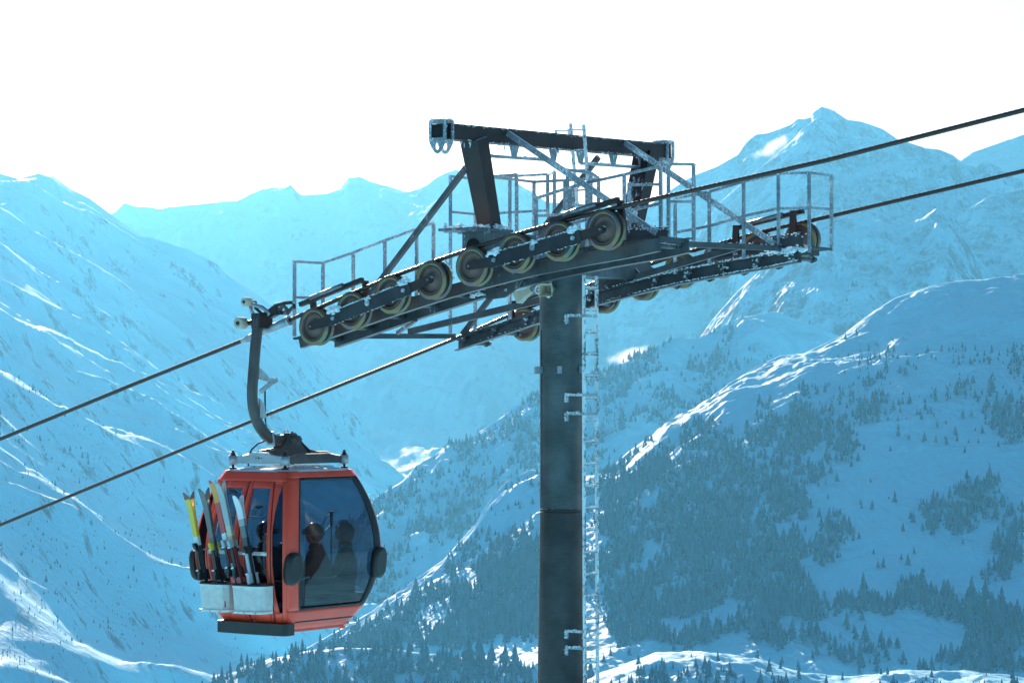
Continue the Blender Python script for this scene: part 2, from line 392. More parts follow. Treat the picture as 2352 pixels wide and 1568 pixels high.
def densD(x, y, P, t):
    n = fbm(P[:, 0] / 90, P[:, 1] / 90, 4)
    return np.clip(.45 + 1.5 * n - .9 * np.clip((700 - x) / 500, 0, 1) - 1.2 * np.clip((x - 1620) / 160, 0, 1), 0, 1)
def densB(x, y, P, t):
    n = fbm(P[:, 0] / 110, P[:, 1] / 160, 4)
    return np.clip(blobs([(60, 960, 260, 90, 25, .5), (300, 1180, 420, 150, 30, .25), (120, 1330, 330, 120, 32, .45), (420, 1380, 300, 60, 33, .5), (60, 1500, 300, 70, 30, .5)], x, y) * (1 + 2.2 * n), 0, 1)
def densF(x, y, P, t):
    return np.clip(.75 + 1.0 * fbm(P[:, 0] / 50, P[:, 1] / 50, 3), 0, 1)
def densG(x, y, P, t):
    return np.clip((t > .22) * (.5 + 1.2 * fbm(P[:, 0] / 40, P[:, 1] / 40, 3)) + .02, 0, 1)
def densW(x, y, P, t):
    return np.clip((t > .06) * (.30 + 1.5 * fbm(P[:, 0] / 130, P[:, 1] / 130, 4)), 0, 1)
def dens2(x, y, P, t):
    return blobs([(1900, 760, 160, 50, 0, .10), (1990, 700, 120, 60, 40, .05), (1730, 740, 60, 40, 0, .12)], x, y)

FORESTS = [('wooded_mountainside', 60000, densE, lambda x, y: np.interp(y, [700, 1050, 1500], [7.5, 10, 13.5]), 'dark conifer on the wooded mountainside right of the tower'),
           ('wooded_ridge', 16000, densD, lambda x, y: np.full_like(x, 12.0), 'dark conifer on the wooded ridge behind the tower'),
           ('snow_slope', 14000, densB, lambda x, y: np.interp(y, [850, 1500], [6.0, 3.6]), 'small dark conifer on the hazy snow slope at left'),
           ('wooded_knoll', 5200, densF, lambda x, y: np.full_like(x, 12.5), 'dark conifer on the wooded knoll at the bottom of the valley'),
           ('snowy_knoll', 4200, densG, lambda x, y: np.full_like(x, 9.0), 'dark conifer on the snowy knoll low behind the ladder'),
           ('mountain_buttress', 9000, dens2, lambda x, y: np.full_like(x, 13.0), 'lone dark conifer high on the rocky buttress')]
FORESTS.append(('wooded_flank', 22000, densW, lambda x, y: np.full_like(x, 10.5), 'dark conifer on the wooded flank at the right edge'))
allP, allH, allK = [], [], []
for k, (nm, n, df, hf, lab) in enumerate(FORESTS):
    P, h = scatter(nm, n, df, hf, 40 + k)
    allP.append(P); allH.append(h); allK.append(np.full(len(h), k))
allP = np.concatenate(allP); allH = np.concatenate(allH); allK = np.concatenate(allK)
px, py, pd = on_screen(allP)
size = allH / pd * ((px > 10) & (px < 2340) & (py > 300) & (py < 1560)) * np.where((px > 1225) & (px < 1400), 0, 1) * np.where((px > 430) & (px < 890) & (py > 1050), 0, 1)
big = np.argsort(-size)[:300]
rgt = np.random.default_rng(9); rot = rgt.uniform(0, 6.283, len(allH))
for i in big:
    o = link('conifer_tree', TREE); h = float(allH[i])
    o.location = allP[i]; o.rotation_euler = (0, 0, float(rot[i])); o.scale = (h * 1.15, h * 1.15, h)
    tag(o, FORESTS[allK[i]][4], 'tree', 'conifers: ' + FORESTS[allK[i]][0].replace('_', ' '))
rest = np.ones(len(allH), bool); rest[big] = False
CON = link('single_conifer', TREE)                          # the tree the forest is planted from, standing with the others
i0 = int(np.argsort(-size)[300]); CON.location = allP[i0]; CON.scale = (float(allH[i0]),) * 3; rest[i0] = False
tag(CON, FORESTS[allK[i0]][4], 'tree', 'conifers: ' + FORESTS[allK[i0]][0].replace('_', ' ')); CON.name = 'conifer_tree'

def forest(name, P, h, r):
    me = bpy.data.meshes.new(name); me.vertices.add(len(P)); me.vertices.foreach_set('co', P.astype(np.float32).ravel())
    for an, val in (('tree_height', h), ('tree_turn', r)):
        at = me.attributes.new(an, 'FLOAT', 'POINT'); at.data.foreach_set('value', val.astype(np.float32))
    o = link(name, me, M_TREE); tag(o, kind='stuff')
    ng = bpy.data.node_groups.new('plant_forest', 'GeometryNodeTree')
    ng.interface.new_socket('Geometry', in_out='INPUT', socket_type='NodeSocketGeometry')
    ng.interface.new_socket('Geometry', in_out='OUTPUT', socket_type='NodeSocketGeometry')
    N = ng.nodes; L = ng.links
    gi = N.new('NodeGroupInput'); go = N.new('NodeGroupOutput'); mp = N.new('GeometryNodeMeshToPoints'); ip = N.new('GeometryNodeInstanceOnPoints')
    oi = N.new('GeometryNodeObjectInfo'); oi.inputs[0].default_value = CON
    ah = N.new('GeometryNodeInputNamedAttribute'); ah.data_type = 'FLOAT'; ah.inputs[0].default_value = 'tree_height'
    ar = N.new('GeometryNodeInputNamedAttribute'); ar.data_type = 'FLOAT'; ar.inputs[0].default_value = 'tree_turn'
    cx = N.new('ShaderNodeCombineXYZ')
    L.new(gi.outputs[0], mp.inputs[0]); L.new(mp.outputs[0], ip.inputs['Points']); L.new(oi.outputs['Geometry'], ip.inputs['Instance'])
    L.new(ah.outputs[0], ip.inputs['Scale']); L.new(ar.outputs[0], cx.inputs[2]); L.new(cx.outputs[0], ip.inputs['Rotation'])
    L.new(ip.outputs[0], go.inputs[0])
    md = o.modifiers.new('forest', 'NODES'); md.node_group = ng
    return o
forest('far_forest', allP[rest], allH[rest], rot[rest])
# ------------------------------------------------------------------ builder for the steelwork
def vec(*a): return Vector(a)
class B:
    def __init__(s): s.bm = bmesh.new()
    def frame(s, p, q):
        p, q = Vector(p), Vector(q); d = (q - p); L = d.length; d.normalize()
        up = Vector((0, 0, 1)) if abs(d.z) < 0.97 else Vector((0, 1, 0))
        sx = d.cross(up).normalized(); sz = sx.cross(d).normalized()
        return p, q, d, sx, sz
    def bar(s, p, q, w, h, ext=0.0, w2=None, h2=None):
        p, q, d, sx, sz = s.frame(p, q); p = p - d * ext; q = q + d * ext
        w2 = w if w2 is None else w2; h2 = h if h2 is None else h2
        vs = []
        for c, ww, hh in ((p, w, h), (q, w2, h2)):
            for a, b in ((-1, -1), (1, -1), (1, 1), (-1, 1)):
                vs.append(s.bm.verts.new(c + sx * (a * ww / 2) + sz * (b * hh / 2)))
        for f in ((3, 2, 1, 0), (4, 5, 6, 7), (0, 1, 5, 4), (1, 2, 6, 5), (2, 3, 7, 6), (3, 0, 4, 7)):
            s.bm.faces.new([vs[i] for i in f])
        return s
    def tube(s, p, q, r, n=10, r2=None, cap=True):
        p, q, d, sx, sz = s.frame(p, q); r2 = r if r2 is None else r2; rings = []
        for c, rr in ((p, r), (q, r2)):
            rings.append([s.bm.verts.new(c + sx * (rr * math.cos(2 * math.pi * k / n)) + sz * (rr * math.sin(2 * math.pi * k / n))) for k in range(n)])
        for k in range(n):
            f = s.bm.faces.new((rings[0][k], rings[0][(k + 1) % n], rings[1][(k + 1) % n], rings[1][k])); f.smooth = True
        if cap: s.bm.faces.new(rings[0][::-1]); s.bm.faces.new(rings[1])
        return s
    def path(s, pts, r, n=8):
        pts = [Vector(p) for p in pts]; rings = []; m = len(pts); prev = None
        for i, p in enumerate(pts):
            d = (pts[min(i + 1, m - 1)] - pts[max(i - 1, 0)]).normalized()
            if prev is None: prev = d.orthogonal().normalized()
            a = (prev - d * prev.dot(d)).normalized(); prev = a; b = d.cross(a)
            rr = r[i] if isinstance(r, (list, tuple)) else r
            rings.append([s.bm.verts.new(p + a * (rr * math.cos(2 * math.pi * k / n)) + b * (rr * math.sin(2 * math.pi * k / n))) for k in range(n)])
        for i in range(m - 1):
            for k in range(n):
                f = s.bm.faces.new((rings[i][k], rings[i][(k + 1) % n], rings[i + 1][(k + 1) % n], rings[i + 1][k])); f.smooth = True
        s.bm.faces.new(rings[0][::-1]); s.bm.faces.new(rings[-1])
        return s
    def box(s, c, sx, sy, sz, rot=None):
        M = (rot.to_4x4() if rot is not None else Matrix.Identity(4))
        vs = [s.bm.verts.new(Vector(c) + M @ Vector((a * sx / 2, b * sy / 2, d * sz / 2))) for d in (-1, 1) for a, b in ((-1, -1), (1, -1), (1, 1), (-1, 1))]
        for f in ((3, 2, 1, 0), (4, 5, 6, 7), (0, 1, 5, 4), (1, 2, 6, 5), (2, 3, 7, 6), (3, 0, 4, 7)):
            s.bm.faces.new([vs[i] for i in f])
        return s
    def prism(s, pts, off):
        """outline pts (3D, planar) thickened by vector off"""
        a = [s.bm.verts.new(Vector(p)) for p in pts]; b = [s.bm.verts.new(Vector(p) + Vector(off)) for p in pts]; n = len(pts)
        s.bm.faces.new(a); s.bm.faces.new(b[::-1])
        for k in range(n): s.bm.faces.new((a[(k + 1) % n], a[k], b[k], b[(k + 1) % n]))
        return s
    def holed(s, outer, hole, off):
        """plate with a hole: outer and hole lists with equal count, matched by index"""
        n = len(outer); o = Vector(off)
        A = [[s.bm.verts.new(Vector(p)) for p in outer], [s.bm.verts.new(Vector(p)) for p in hole]]
        Bb = [[s.bm.verts.new(Vector(p) + o) for p in outer], [s.bm.verts.new(Vector(p) + o) for p in hole]]
        for k in range(n):
            j = (k + 1) % n
            s.bm.faces.new((A[0][k], A[0][j], A[1][j], A[1][k])); s.bm.faces.new((Bb[0][j], Bb[0][k], Bb[1][k], Bb[1][j]))
            s.bm.faces.new((A[0][j], A[0][k], Bb[0][k], Bb[0][j])); s.bm.faces.new((A[1][k], A[1][j], Bb[1][j], Bb[1][k]))
        return s
    def lathe(s, prof, n=32, axis='Y', c=(0, 0, 0), close=False):
        rings = []
        for r, h in prof:
            ring = []
            for k in range(n):
                a = 2 * math.pi * k / n; x, y = r * math.cos(a), r * math.sin(a)
                p = (x, h, y) if axis == 'Y' else ((x, y, h) if axis == 'Z' else (h, x, y))
                ring.append(s.bm.verts.new(Vector(c) + Vector(p)))
            rings.append(ring)
        m = len(rings)
        for i in range(m if close else m - 1):
            for k in range(n):
                f = s.bm.faces.new((rings[i][k], rings[i][(k + 1) % n], rings[(i + 1) % m][(k + 1) % n], rings[(i + 1) % m][k])); f.smooth = True
        return s
    def ico(s, c, r, sub=1, sq=(1, 1, 1)):
        g = bmesh.ops.create_icosphere(s.bm, subdivisions=sub, radius=r)
        for v in g['verts']:
            v.co = Vector((v.co.x * sq[0], v.co.y * sq[1], v.co.z * sq[2])) + Vector(c)
        return g['verts']
    def bevel(s, w=0.004, seg=1, ang=0.6):
        es = [e for e in s.bm.edges if len(e.link_faces) == 2 and e.calc_face_angle(0) > ang]
        bmesh.ops.bevel(s.bm, geom=es, offset=w, segments=seg, affect='EDGES', clamp_overlap=True)
        return s
    def mesh(s, name):
        bmesh.ops.recalc_face_normals(s.bm, faces=s.bm.faces)
        me = bpy.data.meshes.new(name); s.bm.to_mesh(me); s.bm.free(); return me
    def make(s, name, mat, parent, label=None):
        o = link(name, s.mesh(name), mat, parent)
        if label: o['label'] = label
        return o

def frosted(name, col, rough=0.5, metal=0.6, frost=0.5, up=0.55, scale=14.0, streak=3.0):
    """steel with rime: white on what faces up and towards the wind, in patches elsewhere"""
    m, n, l, b = nmat(name)
    tc = n.new('ShaderNodeTexCoord'); g = n.new('ShaderNodeNewGeometry')
    t = n.new('ShaderNodeTexNoise'); t.inputs['Scale'].default_value = scale; t.inputs['Detail'].default_value = 8; t.inputs['Roughness'].default_value = 0.72
    mp = n.new('ShaderNodeMapping'); mp.inputs['Scale'].default_value = (1, 1, 1 / streak)
    l.new(tc.outputs['Object'], mp.inputs['Vector']); l.new(mp.outputs[0], t.inputs['Vector'])
    big = n.new('ShaderNodeTexNoise'); big.inputs['Scale'].default_value = 2.2; big.inputs['Detail'].default_value = 3
    l.new(tc.outputs['Object'], big.inputs['Vector'])
    dt = n.new('ShaderNodeVectorMath'); dt.operation = 'DOT_PRODUCT'; dt.inputs[1].default_value = (-0.12, 0.12, 1.0)
    l.new(g.outputs['Normal'], dt.inputs[0])
    a1 = n.new('ShaderNodeMath'); a1.operation = 'MULTIPLY_ADD'; a1.inputs[1].default_value = up
    l.new(dt.outputs['Value'], a1.inputs[0]); l.new(t.outputs['Fac'], a1.inputs[2])
    a2 = n.new('ShaderNodeMath'); a2.operation = 'MULTIPLY_ADD'; a2.inputs[1].default_value = 0.5
    l.new(big.outputs['Fac'], a2.inputs[0]); l.new(a1.outputs[0], a2.inputs[2])
    mr = n.new('ShaderNodeMapRange'); th = 1.15 - 0.5 * frost
    mr.inputs[1].default_value = th - 0.03; mr.inputs[2].default_value = th + 0.05
    l.new(a2.outputs[0], mr.inputs[0])
    stain = n.new('ShaderNodeMix'); stain.data_type = 'RGBA'
    stain.inputs['A'].default_value = (*[c * .5 for c in col], 1); stain.inputs['B'].default_value = (*[min(1, c * 1.6) for c in col], 1)
    sr = n.new('ShaderNodeMapRange'); sr.inputs[1].default_value = .35; sr.inputs[2].default_value = .65; l.new(t.outputs['Fac'], sr.inputs[0])
    sm = n.new('ShaderNodeMath'); sm.operation = 'MULTIPLY_ADD'; sm.inputs[1].default_value = .25; l.new(sr.outputs[0], sm.inputs[0])
    sb = n.new('ShaderNodeMapRange'); sb.inputs[1].default_value = .35; sb.inputs[2].default_value = .65; sb.inputs[4].default_value = .55; l.new(big.outputs['Fac'], sb.inputs[0]); l.new(sb.outputs[0], sm.inputs[2])
    l.new(sm.outputs[0], stain.inputs['Factor'])
    mx = n.new('ShaderNodeMix'); mx.data_type = 'RGBA'
    l.new(mr.outputs[0], mx.inputs['Factor']); l.new(stain.outputs['Result'], mx.inputs['A']); mx.inputs['B'].default_value = (0.82, 0.88, 0.92, 1)
    l.new(mx.outputs['Result'], b.inputs['Base Color'])
    mm = n.new('ShaderNodeMapRange'); mm.inputs[3].default_value = metal; mm.inputs[4].default_value = 0
    l.new(mr.outputs[0], mm.inputs[0]); l.new(mm.outputs[0], b.inputs['Metallic'])
    rr = n.new('ShaderNodeMapRange'); rr.inputs[3].default_value = rough; rr.inputs[4].default_value = 0.85
    l.new(mr.outputs[0], rr.inputs[0]); l.new(rr.outputs[0], b.inputs['Roughness'])
    bp = n.new('ShaderNodeBump'); bp.inputs['Strength'].default_value = 0.7; bp.inputs['Distance'].default_value = 0.012
    l.new(mr.outputs[0], bp.inputs['Height']); l.new(bp.outputs['Normal'], b.inputs['Normal'])
    return m

M_STEEL = frosted('frosted_steel', (0.075, 0.078, 0.085), frost=0.42, metal=0.3)
M_RAIL = frosted('rimed_galvanised_rail', (0.32, 0.37, 0.42), frost=0.74, metal=0.35, scale=38, streak=1.5, rough=0.4)
M_DARK = frosted('dark_paint_veil_tint', (0.040, 0.016, 0.015), frost=0.22, metal=0.1, up=0.7)  # dark paint; its red-brown cast is lens veil put into the colour
M_COLUMN = frosted('column_steel', (0.085, 0.10, 0.105), frost=0.06, metal=0.35, up=0.3, scale=9, streak=0.25, rough=0.45)
M_SHAFT = frosted('lower_shaft_steel', (0.055, 0.055, 0.056), frost=0.03, metal=0.25, up=0.3, scale=7, streak=0.2, rough=0.62)
M_ROCKER = frosted('rocker_steel', (0.04, 0.034, 0.04), frost=0.36, metal=0.3, up=0.8)
M_ICE = frosted('ice_coated_ladder', (0.22, 0.27, 0.31), frost=1.04, metal=0.2, scale=26, streak=1.2)
M_ARMBOX = frosted('frosted_crossarm', (0.13, 0.15, 0.17), frost=0.62, metal=0.3)
M_GALV = simple('galvanised_steel', (0.22, 0.24, 0.26), rough=0.42, metal=0.8, noise=0.3, scale=20)
M_RIME = simple('rime', (0.80, 0.88, 0.93), rough=0.8, spec=0.2, noise=0.05, scale=40, bump=0.5)
M_RUBBER = simple('black_rubber', (0.018, 0.016, 0.016), rough=0.55)
M_DISC = simple('sheave_disc', (0.19, 0.115, 0.095), rough=0.5, metal=0.5, noise=0.2, scale=6)  # brown-grey metal, with the warm tint of lens flare put into its colour
M_BLACK = simple('black_hole', (0.006, 0.005, 0.005), rough=0.9)
M_HORN = simple('horn_plastic', (0.62, 0.52, 0.40), rough=0.6, noise=0.15, scale=12)
def zinc():
    m, n, l, b = nmat('yellow_zinc_plating')
    tc = n.new('ShaderNodeTexCoord'); t = n.new('ShaderNodeTexNoise'); t.inputs['Scale'].default_value = 5; t.inputs['Detail'].default_value = 2
    oi = n.new('ShaderNodeObjectInfo'); ad = n.new('ShaderNodeVectorMath'); ad.operation = 'ADD'
    l.new(tc.outputs['Object'], ad.inputs[0]); l.new(oi.outputs['Location'], ad.inputs[1]); l.new(ad.outputs[0], t.inputs['Vector'])
    r = n.new('ShaderNodeValToRGB'); cr = r.color_ramp
    for p, c in ((0.30, (.25, .40, .45)), (0.40, (.40, .48, .34)), (0.47, (.55, .48, .28)), (0.54, (.50, .38, .28)), (0.60, (.46, .33, .32)), (0.68, (.28, .36, .50)), (0.76, (.34, .46, .38))):
        e = cr.elements.new(p); e.color = (*[q * m_ for q, m_ in zip(c, (.52, .43, .37))], 1)
    cr.elements.remove(cr.elements[0]); cr.elements.remove(cr.elements[-1])
    l.new(t.outputs['Fac'], r.inputs['Fac']); l.new(r.outputs['Color'], b.inputs['Base Color'])
    b.inputs['Metallic'].default_value = 0.75; b.inputs['Roughness'].default_value = 0.32
    return m
M_ZINC = zinc()

# ------------------------------------------------------------------ lift tower: x along the rope (uphill), y across to the far line, z up
ZB = 9.2
TH = math.radians(35.886)
O3 = Vector((0.674, 34.641, 0))
tower = bpy.data.objects.new('lift_tower', None); COL.objects.link(tower)
tower.location = (O3.x, O3.y, -ZB); tower.rotation_euler = (0, 0, -TH)
tag(tower, 'steel ropeway tower with two rows of sheave wheels, walkways and rime frost', 'lift tower')
def part(name, b, mat, label=None):
    o = b.make(name, mat, tower, label); o.location = (0, 0, ZB); return o
def shell(name, label=None):
    """an empty part that only holds sub-parts"""
    o = bpy.data.objects.new(name, None); COL.objects.link(o); o.parent = tower; o.location = (0, 0, ZB); return o

rr_ = random.Random(11)
def _ico():
    t = bmesh.new(); bmesh.ops.create_icosphere(t, subdivisions=1, radius=1.0)
    v = np.array([x.co[:] for x in t.verts]); f = np.array([[q.index for q in x.verts] for x in t.faces]); t.free(); return v, f
ICO_V, ICO_F = _ico()
RIME_V, RIME_N = [], [0]
RG = np.random.default_rng(11)
def rime(p, q, n, r, jit=0.02, flat=0.7):
    """n lumps of rime strung along the line p-q"""
    p, q = np.array(p, float), np.array(q, float)
    n = int(n * 1.7); c = p + (q - p) * RG.random((n, 1)) + RG.normal(0, jit * .85, (n, 3)); k = r * .68 * RG.uniform(.4, 1.4, (n, 1, 1))
    sc = np.stack([RG.uniform(.8, 1.6, n), RG.uniform(.7, 1.2, n), flat * RG.uniform(.7, 1.2, n)], -1)[:, None, :]
    RIME_V.append((c[:, None, :] + ICO_V[None] * sc * k + RG.normal(0, .20, (n, len(ICO_V), 3)) * k).reshape(-1, 3)); RIME_N[0] += n

# column
b = B(); b.lathe([(0.305, 1.73), (0.30, -1.40)], 48, 'Z')
col = part('column', b, M_COLUMN)
b = B(); b.lathe([(0.30, -1.445), (0.315, -2.6), (0.338, -3.9), (0.43, -9.6)], 48, 'Z'); b.make('lower_shaft', M_SHAFT, col)
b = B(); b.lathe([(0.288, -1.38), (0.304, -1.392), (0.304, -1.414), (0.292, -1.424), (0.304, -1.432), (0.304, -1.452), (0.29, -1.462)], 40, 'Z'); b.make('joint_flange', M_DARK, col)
b = B(); b.bar((-.17, -.262, 1.0), (-.17, -.262, -1.38), .012, .012); b.make('weld_seam', M_GALV, col)
for (u, v, z) in ((-.30, -.12, .47), (-.15, -.275, .47), (.155, -.275, .47), (.33, -.02, .47)):
    d = Vector((u, v, 0)).normalized(); k = B(); c = Vector((u, v, z))
    k.bar(c - d * .02, c + d * .045, .05, .085); k.bar(c + d * .03 + Vector((0, 0, .04)), c + d * .03 - Vector((0, 0, .055)), .07, .012)
    k.make('cable_lug', M_RAIL, col)

# head of the tower: crossarm and gusset plates
b = B(); b.box((-.03, 0, 1.975), .50, 3.72, .485); b.box((-.03, -1.90, 2.235), .62, .78, .035); b.box((-.03, 1.90, 2.235), .62, .78, .035); b.bevel(.008)
arm = part('crossarm', b, M_ARMBOX)
for sgn in (-1, 1):
    k = B(); n = 24; ring = [(-.10 + .10 * math.cos(2 * math.pi * i / n), sgn * 1.875, 2.04 + .10 * math.sin(2 * math.pi * i / n)) for i in range(n)]
    k.prism(ring, (0, sgn * .004, 0)); k.make('access_hole', M_BLACK, arm)
    for i, (du, dv) in enumerate(((-.26, -.3), (-.26, 0), (-.26, .3), (.2, -.3), (.2, .3), (.2, 0), (0, -.33), (0, .33))):
        k = B(); k.tube((-.03 + du, sgn * 1.9 + dv, 2.2), (-.03 + du, sgn * 1.9 + dv, 2.285), .028, 6); k.make('flange_bolt', M_RAIL, arm)
        rime((-.03 + du, sgn * 1.9 + dv, 2.29), (-.03 + du, sgn * 1.9 + dv, 2.30), 3, .03)
    rime((-.33, sgn * 1.9 - .3, 2.26), (.27, sgn * 1.9 - .3, 2.26), 18, .025); rime((.27, sgn * 1.9 - .35, 2.26), (.27, sgn * 1.9 + .35, 2.26), 18, .025)
    # hanging gusset plates that carry the sheave beams
    n = 16; cc = (0.0 if sgn < 0 else -.06, 1.62 if sgn > 0 else 1.53)
    if sgn > 0: out = [(-.40, 1.78), (-.47, 1.66), (-.45, 1.53), (-.33, 1.475), (.06, 1.485), (.33, 1.60), (.36, 1.66), (.345, 1.75), (.31, 1.80), (.18, 1.93), (.05, 1.95), (-.08, 1.94), (-.2, 1.92), (-.28, 1.90), (-.34, 1.87), (-.38, 1.83)]
    else: out = [(-.36, 1.70), (-.40, 1.62), (-.36, 1.50), (-.22, 1.40), (-.10, 1.365), (.12, 1.385), (.26, 1.46), (.34, 1.52), (.40, 1.60), (.40, 1.68), (.34, 1.74), (.2, 1.78), (.05, 1.79), (-.1, 1.79), (-.22, 1.78), (-.3, 1.75)]
    hol = []
    for (x, z) in out:
        a = math.atan2(z - cc[1], x - cc[0]); hol.append((cc[0] + .028 * math.cos(a), cc[1] + .028 * math.sin(a)))
    k = B(); k.holed([(x, sgn * 1.47 - .015, z) for x, z in out], [(x, sgn * 1.47 - .015, z) for x, z in hol], (0, .03, 0))
    gp = part('gusset_plate', k, M_STEEL)
    for dx, dz in ((-.2, .03), (-.2, -.03), (-.19, -.1), (.13, .12), (.13, .04), (.15, -.05)):
        k = B(); yy_ = sgn * 1.47 - .015; k.tube((cc[0] + dx, yy_ + .02, cc[1] + dz), (cc[0] + dx, yy_ - .022, cc[1] + dz), .02, 6); k.make('bolt', M_RAIL, gp)

# sheave beams and the tubes that carry the walkways
WEBZ = [(-2.80, .785), (-1.36, 1.150), (-.31, 1.395), (.28, 1.512), (1.0, 1.640), (1.8, 1.745), (2.42, 1.815), (2.88, 1.885)]
def zat(tab, u): return float(np.interp(u, [t[0] for t in tab], [t[1] for t in tab]))
TUBE_U = [-2.70, -2.15, -1.60, -1.05, -.52, .60, 1.13, 1.68, 2.22, 2.74]
for sgn in (-1, 1):
    y = sgn * 1.40; b = B(); us = [t[0] for t in WEBZ]
    bot = [(u, y - .008, zat(WEBZ, u)) for u in us]; top = [(u, y - .008, zat(WEBZ, u) + (.175 if 0 < i < len(us) - 1 else .15)) for i, u in enumerate(us)]
    b.prism(bot + top[::-1], (0, .016, 0))
    for i in range(len(us) - 1):
        p0, p1 = Vector((us[i], y - sgn * .045, zat(WEBZ, us[i]))), Vector((us[i + 1], y - sgn * .045, zat(WEBZ, us[i + 1])))
        b.bar(p0, p1, .11, .014); b.bar(p0 + Vector((0, 0, .172)), p1 + Vector((0, 0, .172)), .11, .014)
        if sgn > 0:
            rime(p0 + Vector((0, -.06, .19)), p1 + Vector((0, -.06, .19)), 60 if us[i] > 0 else 14, .014, .008); rime(p0 + Vector((0, -.06, .02)), p1 + Vector((0, -.06, .02)), 60 if us[i] > 0 else 12, .010, .006)
    cb = part('sheave_beam', b, M_STEEL)
    for u in TUBE_U:
        z = zat(WEBZ, u) + .085; k = B()
        k.tube((u, sgn * 1.33, z), (u, sgn * 2.02, z), .036, 12)
        for vv in (1.44, 1.50, 1.93): k.tube((u, sgn * vv, z), (u, sgn * (vv + .014), z), .052, 12)
        k.box((u + .06, sgn * 1.66, z + .075), .05, .66, .06)
        k.make('support_tube', M_STEEL, cb)
        if sgn > 0:
            rime((u - .03, 1.36, z + .05), (u + .06, 1.36, z + .06), 7 if u > 0 else 3, .026, .015)
            rime((u - .03, 1.34, z), (u + .05, 1.34, z - .06), 5 if u > 0 else 1, .022, .02)
    k = B(); y2_ = sgn * 2.10
    for i in range(len(us) - 1 if sgn < 0 else 0):
        k.bar((us[i], y2_, zat(WEBZ, us[i]) + .05), (us[i + 1], y2_, zat(WEBZ, us[i + 1]) + .05), .09, .16)
    if sgn < 0: k.make('outer_beam', M_STEEL, cb)

# sheave wheels
WN = [(-2.286, 1.029), (-1.642, 1.228), (-.997, 1.421), (-.335, 1.588), (.316, 1.741), (.979, 1.888), (1.642, 2.013), (2.311, 2.125)]
WF = [(-2.30, 1.180), (-1.61, 1.375), (-.925, 1.560), (-.243, 1.73), (.385, 1.886), (1.024, 2.009), (1.665, 2.141), (2.342, 2.249)]
def sheave_meshes():
    out = {}
    k = B()
    for s_ in (-1, 1):      # the two zinc-plated flanges
        k.lathe([(.183, s_ * .030), (.247, s_ * .048), (.250, s_ * .062), (.247, s_ * .070), (.196, s_ * .078), (.190, s_ * .074), (.183, s_ * .060)], 48, 'Y', close=True)
    out['flange'] = k.mesh('flange'); out['flange'].materials.append(M_ZINC)
    k = B(); k.lathe([(.17, -.046), (.222, -.046), (.214, -.016), (.210, 0), (.214, .016), (.222, .046), (.17, .046)], 48, 'Y', close=True)
    out['tyre'] = k.mesh('tyre'); out['tyre'].materials.append(M_RUBBER)
    k = B()
    for s_ in (-1, 1):
        k.lathe([(.184, s_ * .068), (.178, s_ * .078), (.170, s_ * .078), (.166, s_ * .066), (.160, s_ * .040), (.142, s_ * .034), (.120, s_ * .030), (.072, s_ * .046), (.060, s_ * .060), (.030, s_ * .064), (.001, s_ * .064)], 40, 'Y')
    out['disc'] = k.mesh('disc'); out['disc'].materials.append(M_DISC)
    k = B(); k.tube((0, -.125, 0), (0, .125, 0), .032, 14); k.tube((0, -.105, 0), (0, .105, 0), .048, 14)
    out['hub'] = k.mesh('hub'); out['hub'].materials.append(M_DARK)
    return out
SHM = sheave_meshes()
for sgn, W in ((-1, WN), (1, WF)):
    for i, (u, z) in enumerate(W):
        o = link('sheave_wheel', SHM['disc'], None, tower); o.location = (u, sgn * 2.39, z + ZB)
        for nm in ('flange', 'tyre', 'hub'):
            link(nm, SHM[nm], None, o)

# rockers that hold the wheels in fours
def rocker(W, side, near):
    y = (-2.39 - .118) if near else (2.39 - .118) if side < 0 else (2.39 + .118)
    pA, pB = Vector((W[0][0], y, W[0][1])), Vector((W[3][0], y, W[3][1])); d = (pB - pA).normalized(); nrm = Vector((-d.z, 0, d.x))
    m1, m2 = Vector((W[1][0], y, W[1][1])), Vector((W[2][0], y, W[2][1]))
    off = -.012
    b = B()
    q = lambda t, s_: pA.lerp(pB, t) + nrm * (s_ + off - .005)
    b.prism([q(.155, -.085), q(.845, -.085), q(.858, -.05), q(.855, .075), q(.84, .088), q(.16, .088), q(.145, .07), q(.15, -.06)], (0, -.02 if side < 0 else .02, 0))
    rk = part('rocker_plate', b, M_ROCKER)
    yo = -.022 if side < 0 else .022
    for t in (.20, .5, .80):
        k = B(); c = q(t, 0.02 if t == .5 else .0); k.tube(c, c + Vector((0, yo * 1.9, 0)), .036 if t == .5 else .026, 12); k.make('pivot_pin', M_RAIL, rk)
    for (c, e) in ((pA, q(.21, -.005)), (pB, q(.79, -.005))):
        k = B(); y3 = -yo * .35
        dd = (e - c).normalized(); nn = Vector((-dd.z, 0, dd.x)); lft = c - dd * .045
        k.prism([lft + nn * -.028, lft + nn * .028, c + nn * .05, e + nn * .07, e - nn * .075, c - nn * .05], (0, yo * .5, 0)); k.make('rocker_arm', M_DARK, rk)
        k = B(); k.tube(c, c + Vector((0, yo * 1.1, 0)), .014, 10); k.make('axle_cap', M_GALV, rk)
    return rk, q, yo
for i0_ in (0, 4):
    rk, q, yo = rocker(WN[i0_:i0_ + 4], -1, True)
    off = Vector((0, yo * .8, 0))
    rime(q(.16, .10) + off * .5, q(.84, .10) + off * .5, 90, .014, .006); rime(q(.2, -.085) + off, q(.82, -.085) + off, 34, .010, .005)
    rime(q(.17, .10) + off, q(.25, .10) + off, 30, .036, .02); rime(q(.78, .10) + off, q(.85, .11) + off, 30, .036, .02)
    rime(q(.49, .07) + off, q(.53, .08) + off, 14, .026, .014)
    rocker(WF[i0_:i0_ + 4], -1, False)
    rocker(WN[i0_:i0_ + 4], 1, False) if False else None
